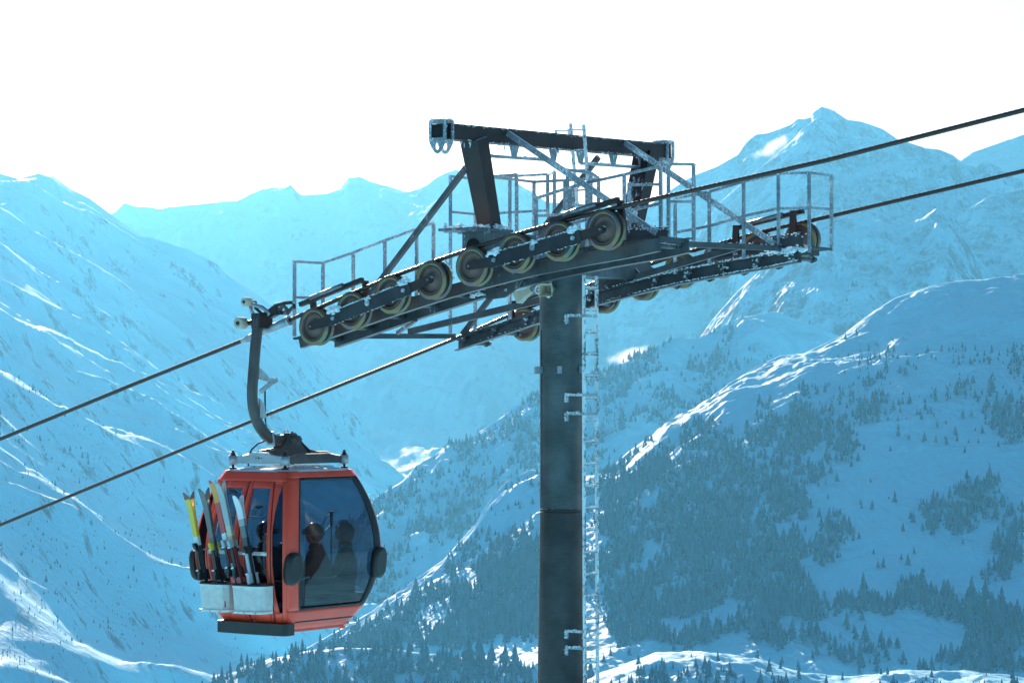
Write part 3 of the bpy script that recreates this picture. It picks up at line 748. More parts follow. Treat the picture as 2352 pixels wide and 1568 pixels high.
# rope catchers: angle irons above the rope at both ends of each row
for (u0, z0, u1, z1, y) in ((-2.56, 1.325, -1.50, 1.625, -2.40), (1.50, 2.265, 2.50, 2.485, -2.40), (1.28, 2.445, 2.36, 2.64, 2.38), (-2.56, 1.48, -1.5, 1.78, 2.38)):
    k = B(); p, q_ = Vector((u0, y, z0)), Vector((u1, y, z1)); d = (q_ - p).normalized()
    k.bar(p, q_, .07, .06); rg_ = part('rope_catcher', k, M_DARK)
    k = B(); k.tube(p + d * .22 + Vector((0, -.05, .02)), q_ - d * .30 + Vector((0, -.05, .02)), .03, 10); k.make('catcher_tube', M_GALV, rg_)
    for t in (.08, .92):
        c = p.lerp(q_, t); yo_ = .16 if y < 0 else -.13; k = B()
        k.bar(c + Vector((0, yo_, .02)), c + Vector((0, yo_ * (1.3 if y < 0 else 1), -.34)), .07, .05, w2=.12, h2=.05); k.bar(c + Vector((0, 0, .0)), c + Vector((0, yo_, .0)), .06, .04); k.make('catcher_arm', M_DARK, rg_)

# work gantry
zb = lambda v: 3.445 + .031 * (v + 2.7)
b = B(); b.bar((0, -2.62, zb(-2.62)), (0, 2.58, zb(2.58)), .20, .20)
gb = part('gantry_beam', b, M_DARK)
for v in (-2.76, -2.60, 2.44, 2.60):
    zc = zb(v); t = .02; n = 12; w = .135
    out = [(w, .0), (w, .125), (.11, .15), (-.11, .15), (-w, .125), (-w, 0), (-w, -.13), (-.10, -.19), (-.05, -.265), (0, -.285), (.05, -.265), (.10, -.19)]
    hole_c = -.205
    k = B(); hol = [(.036 * math.cos(math.atan2(z - hole_c, x)), hole_c + .05 * math.sin(math.atan2(z - hole_c, x))) for x, z in out]
    # lower lug with its shackle hole and upper plate
    low = [(w, -.10), (.12, -.15), (.085, -.215), (.05, -.26), (.02, -.283), (-.02, -.283), (-.05, -.26), (-.085, -.215), (-.12, -.15), (-w, -.10), (-.05, -.10), (.05, -.10)]
    hl = [(.036 * math.cos(math.atan2(z + .19, x)), -.19 + .05 * math.sin(math.atan2(z + .19, x))) for x, z in low]
    k.holed([(x, v, zc + z) for x, z in low], [(x, v, zc + z) for x, z in hl], (0, t, 0))
    k.holed([(x, v, zc + z) for x, z in ((w, -.099), (w, .125), (.11, .15), (-.11, .15), (-w, .125), (-w, -.099))], [(x, v, zc + z) for x, z in ((.092, -.085), (.092, .09), (.09, .092), (-.09, .092), (-.092, .09), (-.092, -.085))], (0, t, 0))
    k.make('lifting_plate', M_RAIL, gb)
    rime((-.13, v, zc + .15), (.13, v, zc + .15), 14, .014, .008); rime((.13, v, zc + .13), (.13, v, zc - .12), 10, .012, .008)
k = B(); k.bar((0, -2.765, zb(-2.7)), (0, -2.50, zb(-2.5)), .168, .168); k.make('dark_bore', M_BLACK, gb)
for v in (-1.12, -.22, .42, 1.22, 1.95):
    k = B(); z = zb(v) - .10
    k.prism([(.02, v - .11, z), (.02, v + .11, z), (.02, v + .04, z - .17), (.02, v - .04, z - .17)], (-.015, 0, 0)); k.make('lug_plate', M_RAIL, gb)
    rime((.02, v, z - .17), (.02, v, z - .23), 5, .012, .008)
for v0, v1 in ((-1.75, -.2), (.45, 1.95)):
    k = B(); k.tube((.0, v0, zb(v0) - .265), (0, v1, zb(v1) - .255), .022, 8); k.make('hoist_pipe', M_RAIL, gb); rime((0, v0, zb(v0) - .25), (0, v1, zb(v1) - .24), 60, .015, .008)
rime((0.10, -2.5, zb(-2.5) + .09), (.10, 2.4, zb(2.4) + .09), 90, .012, .008); rime((.10, -2.3, zb(-2.3) - .10), (.10, 2.4, zb(2.4) - .10), 60, .012, .008)
for v0, z0, v1, z1 in ((-1.985, zb(-1.98) - .06, -1.63, 2.253), (2.09, zb(2.09) - .06, 1.64, 2.253)):
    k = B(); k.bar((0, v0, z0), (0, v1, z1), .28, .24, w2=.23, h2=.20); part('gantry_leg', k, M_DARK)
    k = B(); sg = -1 if v0 < 0 else 1
    rime((.1, v1, z1 + .02), (-.1, v1 - .15, z1 + .02), 14, .035, .03); rime((.14, v1 - .12, z1 + .02), (.14, v1 + .12, z1 + .06), 8, .035, .02)
for (p, q_, mt) in (((.13, -1.42, 3.52), (2.32, -1.25, 2.14), M_RAIL), ((.13, 1.35, 3.62), (2.575, 1.25, 2.122), M_RAIL), ((-.13, -1.97, 3.05), (-2.31, -1.25, 1.49), M_STEEL), ((-.13, 1.07, 3.42), (-2.62, 1.25, 1.01), M_STEEL)):
    k = B(); k.bar(p, q_, .055, .07); part('diagonal_brace', k, mt)
    if mt is M_RAIL: rime(Vector(p) + Vector((0, 0, .03)), Vector(q_) + Vector((0, 0, .03)), 90, .012, .010)
# ties between the two walkways
for (p, q_, w, h) in (((-2.34, -1.34, .927), (-2.86, 1.36, .993), .07, .07), ((-2.62, 0, 1.02), (-.30, 0, 1.42), .05, .09), ((-1.38, -1.42, 1.13), (-2.33, -.62, .985), .04, .05), ((2.80, -1.36, 1.985), (2.64, 1.36, 2.07), .06, .07), ((1.0, .3, 1.70), (2.62, .3, 2.05), .05, .08)):
    k = B(); k.bar(p, q_, w, h); part('tie_bar', k, M_STEEL)
rime((2.80, -1.36, 2.03), (2.64, 1.36, 2.11), 30, .014, .008)

# walkways: planked gratings with toe boards
FL = [(-3.16, .925), (-2.7, 1.00), (-1.5, 1.30), (-.3, 1.60), (.6, 1.80), (1.8, 2.02), (2.5, 2.07), (3.12, 2.10)]
for sgn, u0, u1 in ((-1, -3.16, 2.52), (1, -2.86, 3.12)):
    wk = shell('walkway')
    n = 12
    for i in range(n):
        a, c = u0 + (u1 - u0) * i / n, u0 + (u1 - u0) * (i + 1) / n - .02
        k = B()
        p, q_ = Vector((a, sgn * 1.58, zat(FL, a) - .03)), Vector((c, sgn * 1.58, zat(FL, c) - .03))
        for j in range(5):
            vv = sgn * (1.34 + .12 * j); k.bar((a, vv, p.z), (c, vv, q_.z), .025, .03)
        k.bar((a + .02, sgn * 1.30, p.z + .001), (a + .02, sgn * 1.86, p.z + .001), .03, .028); k.bar((c - .02, sgn * 1.30, q_.z + .001), (c - .02, sgn * 1.86, q_.z + .001), .03, .028)
        k.make('grating_panel', M_STEEL, wk)
    # toe boards at the ends
    ue = 2.42 if sgn < 0 else 2.92
    k = B(); k.box((ue - .24, sgn * 1.27, zat(FL, ue) + .07), .62, .012, .16); k.make('toe_board', M_STEEL, wk); rime((ue - .5, sgn * 1.27 - .02, zat(FL, ue) + .15), (ue + .1, sgn * 1.27 - .02, zat(FL, ue) + .15), 26, .018)
    rime((ue - .5, sgn * 1.27 - .03, zat(FL, ue) - .05), (ue + .2, sgn * 1.27 - .03, zat(FL, ue) - .05), 40, .03, .02)

PT = .037
def railing(segs, posts, label=None, frost=True):
    rl = shell('railing')
    for p, q_ in posts:
        k = B(); k.bar(p, q_, PT, PT, ext=.0); k.make('post', M_RAIL, rl)
        if frost: rime(Vector(q_), Vector(q_), 3, .020, .012); rime(p, q_, 10, .010, .016)
    for p, q_ in segs:
        k = B(); k.bar(p, q_, PT * .9, PT * .9, ext=-.012); k.make('rail', M_RAIL, rl)
        if frost: rime(Vector(p) + Vector((0, 0, .016)), Vector(q_) + Vector((0, 0, .016)), int(28 * (Vector(q_) - Vector(p)).length) + 2, .010, .008)
    return rl
# near walkway, lower half
tl = [(-3.14, 1.945), (-2.60, 2.07), (-2.05, 2.215), (-1.505, 2.35), (-1.22, 2.42)]
railing([((a[0], -1.25, a[1]), (c[0], -1.25, c[1])) for a, c in zip(tl[:-1], tl[1:])] + [((-3.138, -1.85, 1.94), (-3.14, -1.25, 1.945)), ((-3.138, -1.85, 1.455), (-3.14, -1.25, 1.46))],
        [((u, -1.25, zat(FL, u) - .05), (u, -1.25, z)) for u, z in tl] + [((-3.138, -1.85, .925), (-3.138, -1.85, 1.945))])
# near walkway, upper half
tr = [(.46, 2.67), (.99, 2.784), (1.255, 2.83), (1.825, 2.906), (2.371, 2.985)]
railing([((a[0], -1.25, a[1]), (c[0], -1.25, c[1])) for a, c in zip(tr[:-1], tr[1:])] + [((a[0], -1.25, a[1] - .47), (c[0], -1.25, c[1] - .47)) for a, c in zip(tr[1:-1], tr[2:])] +
        [((2.486, -1.25, 3.005), (2.482, -.65, 3.045)), ((2.486, -1.25, 2.534), (2.482, -.65, 2.572)), ((2.371, -1.25, 2.985), (2.486, -1.25, 3.0)), ((1.9, -1.25, 2.77), (2.36, -1.25, 2.755)), ((1.83, -1.21, 2.43), (2.36, -1.21, 2.09))],
        [((u, -1.25, zat(FL, u) - .05), (u, -1.25, z)) for u, z in tr] + [((2.486, -1.25, 2.0), (2.486, -1.25, 3.01)), ((2.482, -.65, 2.03), (2.482, -.65, 3.05)), ((1.90, -1.25, 2.0), (1.90, -1.25, 2.8))])
# far walkway, upper half
fr = [(1.006, 2.80), (1.55, 2.868), (2.088, 2.979), (2.622, 3.058), (3.085, 3.045)]
railing([((a[0], 1.25, a[1]), (c[0], 1.25, c[1])) for a, c in zip(fr[:-1], fr[1:])] + [((a[0], 1.25, a[1] - .462), (c[0], 1.25, c[1] - .462)) for a, c in zip(fr[:-1], fr[1:])] +
        [((3.085, 1.25, 3.045), (3.087, 1.85, 3.05)), ((3.085, 1.25, 2.59), (3.087, 1.85, 2.60))],
        [((u, 1.25, zat(FL, u) - .10), (u, 1.25, z)) for u, z in fr] + [((3.087, 1.85, 2.04), (3.087, 1.85, 3.055))])
# far walkway, lower half with its tall level rail
railing([((-2.837, 1.25, 3.305), (-2.836, 1.85, 3.31)), ((-2.837, 1.25, 2.79), (-2.836, 1.85, 2.79)), ((-2.836, 1.85, 3.31), (-2.209, 1.85, 3.315)), ((-2.209, 1.85, 3.315), (-1.537, 1.85, 3.31)), ((-2.836, 1.85, 2.78), (-2.209, 1.85, 2.79)), ((-2.209, 1.85, 2.79), (-1.537, 1.85, 2.79)), ((-1.537, 1.85, 3.31), (-1.0, 1.25, 3.27))],
        [((-2.837, 1.25, 1.03), (-2.837, 1.25, 3.31)), ((-2.836, 1.85, 1.03), (-2.836, 1.85, 3.315)), ((-2.209, 1.85, 1.2), (-2.209, 1.85, 3.32)), ((-1.537, 1.85, 1.4), (-1.537, 1.85, 3.315)), ((-1.0, 1.25, 1.5), (-1.0, 1.25, 3.275))])
# cage round the ladder on top of the crossarm
railing([((-.961, .7, 3.09), (.12, .7, 3.08)), ((-.955, .7, 2.615), (.12, .7, 2.62)), ((-.961, .7, 3.09), (-.961, .1, 3.09)), ((.12, .7, 3.08), (.40, .1, 3.10)), ((.4, .1, 3.1), (.4, -.45, 3.1)), ((-.961, .1, 3.09), (-.961, -.45, 3.08)), ((-.961, -.45, 3.08), (-.43, -.45, 3.08)), ((.4, -.45, 2.65), (.4, .1, 2.65))],
        [((-.961, .7, 2.16), (-.961, .7, 3.095)), ((.12, .7, 2.16), (.12, .7, 3.085)), ((-.44, .7, 2.16), (-.44, .7, 3.09)), ((-.961, -.45, 2.16), (-.961, -.45, 3.085)), ((-.43, -.45, 2.16), (-.43, -.45, 3.085)), ((.4, .1, 2.16), (.4, .1, 3.105)), ((.4, -.45, 2.16), (.4, -.45, 3.105)), ((-.3, .7, 2.16), (-.3, .7, 2.95))])

# ladders
ld = shell('gantry_ladder')
for p, q_ in (((.16, .2, 2.18), (0, .2, 3.80)), ((.36, .2, 2.18), (.215, .2, 3.77))):
    k = B(); k.bar(p, q_, .035, .035); k.make('stile', M_ICE, ld); rime(p, q_, 30, .011, .012)
for z in (2.35, 2.62, 2.89, 3.16, 3.43):
    f = (z - 2.18) / 1.62; k = B(); k.tube((.16 - .16 * f, .2, z), (.36 - .145 * f, .2, z), .014, 8); k.make('rung', M_ICE, ld); rime((.16 - .16 * f, .2, z), (.36 - .145 * f, .2, z), 8, .016, .006)
for f, x in ((.93, .01), (.93, .22)):
    k = B(); k.bar((x, .2, 3.70), (x - .25, .2, 3.72), .03, .02); k.bar((x - .25, .2, 3.73), (x - .25, .2, 3.55), .03, .02); k.make('hook', M_ICE, ld)
cl = shell('column_ladder')
LU, LV0, LV1 = .47, -.17, .13
for v in (LV0, LV1):
    k = B(); k.bar((LU, v, 1.72), (LU, v, -1.2), .028, .046); k.bar((LU, v, -1.2), (LU + .035, v, -9.0), .028, .046); k.make('stile', M_ICE, cl)
    rime((LU, v - .01, 1.7), (LU, v - .01, -1.2), 130, .013, .007); rime((LU, v - .01, -1.2), (LU + .012, v - .01, -4.0), 150, .015, .008)
for i in range(36):
    z = 1.55 - .292 * i; k = B(); x = LU + (.004 * max(0, -1.2 - z))
    k.tube((x, LV0, z), (x, LV1, z), .020, 8); k.make('rung', M_ICE, cl)
    if z > -4.2: rime((x, LV0 + .02, z + .01), (x, LV1 - .02, z + .01), 16, .022, .009)
for z in (1.18, .13, -.12, -3.0, -3.22):
    k = B(); k.bar((.235, -.235, z), (LU, LV0 - .03, z), .03, .035); k.bar((.225, -.225, z + .02), (.225, -.225, z - .10), .04, .04); k.bar((LU, LV0 - .03, z), (LU, LV1, z), .03, .04); k.make('bracket', M_RAIL, cl)
    rime((.235, -.245, z + .015), (.45, LV0 - .05, z + .015), 16, .015, .008); rime((.225, -.24, z), (.225, -.24, z - .10), 8, .016, .010)

# lumps of rime, icicles and snow on the ironwork: nobody could count them
rime((2.0, -1.3, 1.98), (2.45, -1.3, 2.0), 40, .03, .025); rime((-.42, -1.50, 1.43), (-.2, -1.50, 1.44), 22, .03, .018); rime((-.42, -2.0, 1.9), (-.3, -2.0, 1.45), 26, .03, .02)
rime((2.4, 1.3, 2.0), (3.0, 1.3, 2.06), 60, .028, .025)
for _ in range(70):
    y = rr_.uniform(-2.4, 2.4); x = rr_.uniform(.03, .1); z = zb(y) - .11; ln = rr_.uniform(.02, .09)
    RIME_V.append(np.array([x, y, z - ln / 2]) + ICO_V * np.array([.006, .006, ln / 2])); RIME_N[0] += 1
nr = RIME_N[0]; nv_ = len(ICO_V)
ro = link('rime_frost', mesh_np('rime_frost', np.concatenate(RIME_V), (ICO_F[None] + (np.arange(nr) * nv_)[:, None, None]).reshape(-1, 3), smooth=True), M_RIME, tower)
ro.location = (0, 0, ZB); ro['kind'] = 'stuff'
# ------------------------------------------------------------------ haul ropes
M_ROPE = simple('steel_rope', (0.050, 0.028, 0.022), rough=0.35, metal=0.5, noise=0.25, scale=30, spec=0.8)  # steel, its warm brown is lens flare painted into the base colour
def haul_rope(tab, v, label):
    us = np.concatenate([np.arange(-60, -14.5, .5), np.arange(-14.5, 9.5, .018), np.arange(9.5, 40, .5)])
    t = np.array(tab); zz = np.interp(us, t[:, 0], t[:, 1])
    k = np.ones(9) / 9
    lo, hi = us < t[0, 0], us > t[-1, 0]
    s0 = (t[1, 1] - t[0, 1]) / (t[1, 0] - t[0, 0]); s1 = (t[-1, 1] - t[-2, 1]) / (t[-1, 0] - t[-2, 0])
    zz[lo] = t[0, 1] + (us[lo] - t[0, 0]) * s0; zz[hi] = t[-1, 1] + (us[hi] - t[-1, 0]) * s1
    n = 18; a = np.linspace(0, 2 * np.pi, n, endpoint=False)
    A = a[None, :] + 0 * us[:, None]; twist = 2 * np.pi * us[:, None] / .40
    r = .0265 * (1 + .30 * np.abs(np.cos(3 * (A - twist))) - .20)
    sl = np.gradient(zz, us); nx = -sl / np.hypot(1, sl); nz = 1 / np.hypot(1, sl)
    X = us[:, None] + r * np.sin(A) * nx[:, None]; Y = v + r * np.cos(A); Zz = zz[:, None] + r * np.sin(A) * nz[:, None] + ZB
    V_ = np.stack([X, Y, Zz], -1).reshape(-1, 3); m = len(us); idx = np.arange(m * n).reshape(m, n); nxt = np.roll(idx, -1, 1)
    f = np.stack([idx[:-1], idx[1:], nxt[1:], nxt[:-1]], -1).reshape(-1, 4)
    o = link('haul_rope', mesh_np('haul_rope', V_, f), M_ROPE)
    o.location = tower.location; o.rotation_euler = tower.rotation_euler
    tag(o, label, 'steel rope', 'haul ropes of the lift')
    return o
ropeN = [(-8.305, -.501), (-5.68, .268), (-3.454, .905), (-2.6, 1.175)] + [(u, z + .238) for u, z in WN] + [(2.99, 2.465), (5.366, 2.805), (7.808, 3.217)]
ropeF = [(-13.44, -2.068), (-8.404, -.483), (-3.659, .974), (-2.7, 1.29)] + [(u, z + .238) for u, z in WF] + [(2.9, 2.575), (5.612, 3.02), (9.0, 3.52)]
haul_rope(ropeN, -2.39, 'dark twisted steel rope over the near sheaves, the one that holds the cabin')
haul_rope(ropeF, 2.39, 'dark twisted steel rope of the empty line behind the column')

# ------------------------------------------------------------------ loudspeakers under the tower head
def to_world(o):
    o.location = tower.matrix_basis @ Vector((0, 0, 0)); return o
def tower_thing(name, label, cat, at, group=None):
    o = bpy.data.objects.new(name, None); COL.objects.link(o)
    M = Matrix.Translation(O3) @ Matrix.Rotation(-TH, 4, 'Z')
    o.location = M @ Vector(at); o.rotation_euler = (0, 0, -TH); tag(o, label, cat, group); return o
def horn(at, axis, label, tilt):
    h = tower_thing('horn_loudspeaker', label, 'loudspeaker', at, 'horn loudspeakers under the tower head')
    ax = Vector(axis).normalized(); sx = ax.cross(Vector((0, 0, 1))).normalized(); sz = sx.cross(ax).normalized()
    k = B(); rings = []
    for t, w, hh in ((0, .035, .035), (.06, .045, .042), (.15, .065, .058), (.24, .088, .078), (.26, .094, .084)):
        rings.append([k.bm.verts.new(ax * t + sx * (a * w) + sz * (c * hh)) for a, c in ((-1, -1), (1, -1), (1, 1), (-1, 1))])
    for t, w, hh in ((.255, .082, .073), (.15, .055, .048), (.05, .03, .03)):
        rings.append([k.bm.verts.new(ax * t + sx * (a * w) + sz * (c * hh)) for a, c in ((-1, -1), (1, -1), (1, 1), (-1, 1))])
    for i in range(len(rings) - 1):
        for j in range(4): k.bm.faces.new((rings[i][j], rings[i][(j + 1) % 4], rings[i + 1][(j + 1) % 4], rings[i + 1][j]))
    k.bm.faces.new(rings[-1]); k.make('horn_bell', M_HORN, h)
    k = B(); k.tube(-ax * .10, ax * .02, .048, 14); k.tube(-ax * .12, -ax * .10, .03, 10); k.make('driver', M_GALV, h)
    k = B(); k.bar((0, 0, 0), (0, 0, .15), .03, .03); k.bar((-.04, 0, .15), (.04, 0, .15), .06, .02); k.make('mounting_bracket', M_RAIL, h)
    k = B(); k.tube(ax * .03, ax * .032, .012, 8); k.tube(ax * .03, ax * .06, .012, 8); k.make('plug', M_GALV, h)
    return h
horn((-.20, -.40, 1.545), (-.75, -.12, -.38), 'beige horn loudspeaker pointing down to the left under the tower head', 0)
hr = horn((.10, -.42, 1.535), (.35, -.95, -.10), 'square-mouthed beige horn loudspeaker facing the viewer at the column top', 0)
k = B(); pts = [(.02, -.44, 1.50)] + [(-.06 + .055 * math.cos(a), -.46, 1.53 + .055 * math.sin(a)) for a in np.linspace(-.6, 7.2, 26)] + [(.04, -.46, 1.49), (.07, -.46, 1.44), (.10, -.46, 1.42), (.13, -.46, 1.45), (.12, -.44, 1.52)]
k.path(pts, .012, 6); M_ = Matrix.Translation(O3) @ Matrix.Rotation(-TH, 4, 'Z')
o = k.make('coiled_cable', M_RIME, None); o.matrix_world = M_; tag(o, 'frosted loop of speaker cable between the two horn loudspeakers', 'cable')
# ------------------------------------------------------------------ gondola cabin
M_RED = simple('red_cabin_paint', (0.93, 0.072, 0.032), rough=0.38, coat=0.12, noise=0.06, scale=3)
M_SEAL = simple('window_seal', (0.012, 0.012, 0.014), rough=0.5)
M_PAD = simple('bumper_rubber', (0.022, 0.018, 0.017), rough=0.45, noise=0.2, scale=10)
M_ALU = simple('perforated_aluminium', (0.78, 0.77, 0.73), rough=0.5, metal=0.15, noise=0.1, scale=14)
M_ARM = simple('hanger_paint', (0.105, 0.085, 0.080), rough=0.42, metal=0.35, noise=0.18, scale=5)
M_ARML = simple('galvanised_frame', (0.42, 0.45, 0.48), rough=0.45, metal=0.5, noise=0.15, scale=9)
M_ROOF = frosted('frosted_roof', (0.55, 0.56, 0.58), frost=0.9, metal=0.5, rough=0.25)
M_SEAT = simple('seat_cover', (0.03, 0.026, 0.027), rough=0.7, noise=0.2)
M_FLOOR = simple('cabin_floor', (0.16, 0.16, 0.17), rough=0.6, noise=0.2)
def glass_mat(name, tint, refl=1.5):
    m = bpy.data.materials.new(name); m.use_nodes = True; n, l = m.node_tree.nodes, m.node_tree.links
    n.remove(n['Principled BSDF'])
    tr = n.new('ShaderNodeBsdfTransparent'); tr.inputs[0].default_value = (*tint, 1)
    gl = n.new('ShaderNodeBsdfGlossy'); gl.inputs['Roughness'].default_value = 0.02; gl.inputs['Color'].default_value = (.9, .95, 1, 1)
    fr = n.new('ShaderNodeFresnel'); fr.inputs[0].default_value = refl
    ge = n.new('ShaderNodeNewGeometry'); fl = n.new('ShaderNodeMath'); fl.operation = 'SUBTRACT'; fl.use_clamp = True; l.new(fr.outputs[0], fl.inputs[0]); l.new(ge.outputs['Backfacing'], fl.inputs[1])
    mx = n.new('ShaderNodeMixShader'); l.new(fl.outputs[0], mx.inputs[0]); l.new(tr.outputs[0], mx.inputs[1]); l.new(gl.outputs[0], mx.inputs[2])
    l.new(mx.outputs[0], n['Material Output'].inputs['Surface']); return m
M_GLASS = glass_mat('tinted_glass', (.54, .59, .65), 1.5)
M_GLASSD = glass_mat('dark_glass', (.30, .34, .40), 1.45)

GC = (-3.1, -2.0, -3.0)
cabin = tower_thing('gondola_cabin', 'red gondola cabin with dark windows and ski baskets hanging from the near rope', 'gondola', GC)
def cpart(name, b, mat, label=None, parent=None): return b.make(name, mat, parent or cabin, label)
def cempty(name):
    o = bpy.data.objects.new(name, None); COL.objects.link(o); o.parent = cabin; return o
PZ = [(0.0, .60), (.08, .66), (.175, .745), (.333, .84), (.55, .92), (.78, .975), (.99, 1.0), (1.28, .98), (1.526, .934), (1.737, .87), (1.947, .785), (2.11, .70), (2.16, .66)]
_pz = np.array(PZ)
def prof(z):
    # smoothed piecewise profile
    zs = np.array([z - .07, z - .035, z, z + .035, z + .07]); return float(np.interp(zs, _pz[:, 0], _pz[:, 1]).mean())
RC = .11
def spt(side, s, z, off=0.0):
    p = prof(z); A, Bb = .84 * p + off, 1.02 * p + off
    half, dep = (A, Bb) if side in (0, 2) else (Bb, A)
    w = s * half; t = max(0.0, (abs(w) - (half - RC)) / RC); t = min(t, 1)
    d = dep - RC * (1 - math.sqrt(max(0, 1 - t * t)))
    if side == 0: return (w, -d, z)
    if side == 2: return (-w, d, z)
    if side == 1: return (d, w, z)
    return (-d, -w, z)
def smax(side, z):
    p = prof(z); half = .84 * p if side in (0, 2) else 1.02 * p
    return (half - RC + .7071 * RC) / half
def ev(f, z): return f(z) if callable(f) else f
def panel(b, side, s0, s1, z0, z1, off=0.0, th=.03, ns=6, nz=16):
    V = {}
    for layer, o in ((0, off), (1, off - th)):
        for j in range(nz + 1):
            z = z0 + (z1 - z0) * j / nz; a, c = ev(s0, z), ev(s1, z)
            for i in range(ns + 1): V[layer, j, i] = b.bm.verts.new(spt(side, a + (c - a) * i / ns, z, o))
    def q(*k):
        f = b.bm.faces.new([V[x] for x in k]); f.smooth = True; return f
    for j in range(nz):
        for i in range(ns):
            q((0, j, i), (0, j, i + 1), (0, j + 1, i + 1), (0, j + 1, i)); q((1, j, i), (1, j + 1, i), (1, j + 1, i + 1), (1, j, i + 1))
    for j in range(nz):
        for i in (0, ns): q((0, j, i), (0, j + 1, i), (1, j + 1, i), (1, j, i)).smooth = False
    for i in range(ns):
        for j in (0, nz): q((0, j, i), (1, j, i), (1, j, i + 1), (0, j, i + 1)).smooth = False
    return b
def tabf(t):
    xs, ys = zip(*sorted(t)); return lambda z: float(np.interp(z, xs, ys))
neg = lambda f: (lambda z: -ev(f, z))

# end walls (uphill and downhill) with the big window
for side in (1, 3):
    half = lambda z: 1.02 * prof(z)
    sl, sr = (lambda z: -(1.02 * prof(z) - .25) / (1.02 * prof(z))), (lambda z: (1.02 * prof(z) - .085) / (1.02 * prof(z)))
    if side == 3: sl, sr = neg(sr), neg(sl)
    b = B(); M1 = lambda z: smax(1, z) + .002
    panel(b, side, neg(M1), M1, 2.035, 2.125, ns=18, nz=4); panel(b, side, neg(M1), M1, .04, .30, ns=18, nz=6)
    panel(b, side, neg(M1), sl, .30, 2.035, ns=6, nz=26); panel(b, side, sr, M1, .30, 2.035, ns=6, nz=26)
    wall = cpart('end_wall', b, M_RED)
    b = B(); panel(b, side, sl, sr, .30, 2.035, off=-.012, th=.006, ns=12, nz=26); cpart('window', b, M_GLASS, parent=wall)
    b = B(); g1_, g2_ = (.022, .085) if side == 1 else (.085, .022)
    eL = lambda z: sl(z) + g1_ / (1.02 * prof(z)); eR = lambda z: sr(z) - g2_ / (1.02 * prof(z))
    panel(b, side, sl, eL, .30, 2.035, off=.004, th=.03, ns=2, nz=26); panel(b, side, eR, sr, .30, 2.035, off=.004, th=.03, ns=4, nz=26)
    panel(b, side, eL, eR, .30, .33, off=.004, th=.03, ns=12, nz=2); panel(b, side, eL, eR, 2.0, 2.035, off=.004, th=.03, ns=12, nz=2)
    cpart('window_seal', b, M_SEAL, parent=wall)
    b = B(); panel(b, side, -.78, .86, .125, .145, off=.003, th=.02, ns=14, nz=1); cpart('trim_groove', b, M_SEAL, parent=wall)
    for e in (-1, 1):      # rubber pads at the corners
        b = B(); yc = e * .885
        for dx in np.linspace(0, .075, 4):
            pass
        n = 28; rings = []
        for off, k in ((-.02, 1.0), (.045, 1.0), (.07, .93), (.082, .78)):
            ring = []
            for i in range(n):
                a = 2 * math.pi * i / n; c_, s_ = math.cos(a), math.sin(a)
                yy_ = yc + k * .135 * math.copysign(abs(c_) ** .75, c_); zz_ = .865 + k * .215 * math.copysign(abs(s_) ** .8, s_)
                x0 = .84 * prof(zz_) + off - max(0, abs(yy_) - .93) ** 2 * 3
                ring.append(b.bm.verts.new((x0 if side == 1 else -x0, yy_, zz_)))
            rings.append(ring)
        for r0, r1 in zip(rings[:-1], rings[1:]):
            for i in range(n):
                f = b.bm.faces.new((r0[i], r0[(i + 1) % n], r1[(i + 1) % n], r1[i])); f.smooth = True
        b.bm.faces.new(rings[-1]); b.bm.faces.new(rings[0]); cpart('bumper_pad', b, M_PAD)

# far side wall: one wide window, no doors
b = B(); M0 = lambda z: smax(0, z) + .002; side = 2
panel(b, side, neg(M0), M0, 1.985, 2.125, ns=18, nz=4); panel(b, side, neg(M0), M0, .04, .42, ns=18, nz=6); panel(b, side, neg(M0), -.86, .42, 1.985, ns=5, nz=26); panel(b, side, .86, M0, .42, 1.985, ns=5, nz=26)
wall = cpart('side_wall', b, M_RED)
b = B(); panel(b, side, -.86, .86, .42, 1.985, off=-.012, th=.006, ns=8, nz=22); cpart('window', b, M_GLASS, parent=wall)

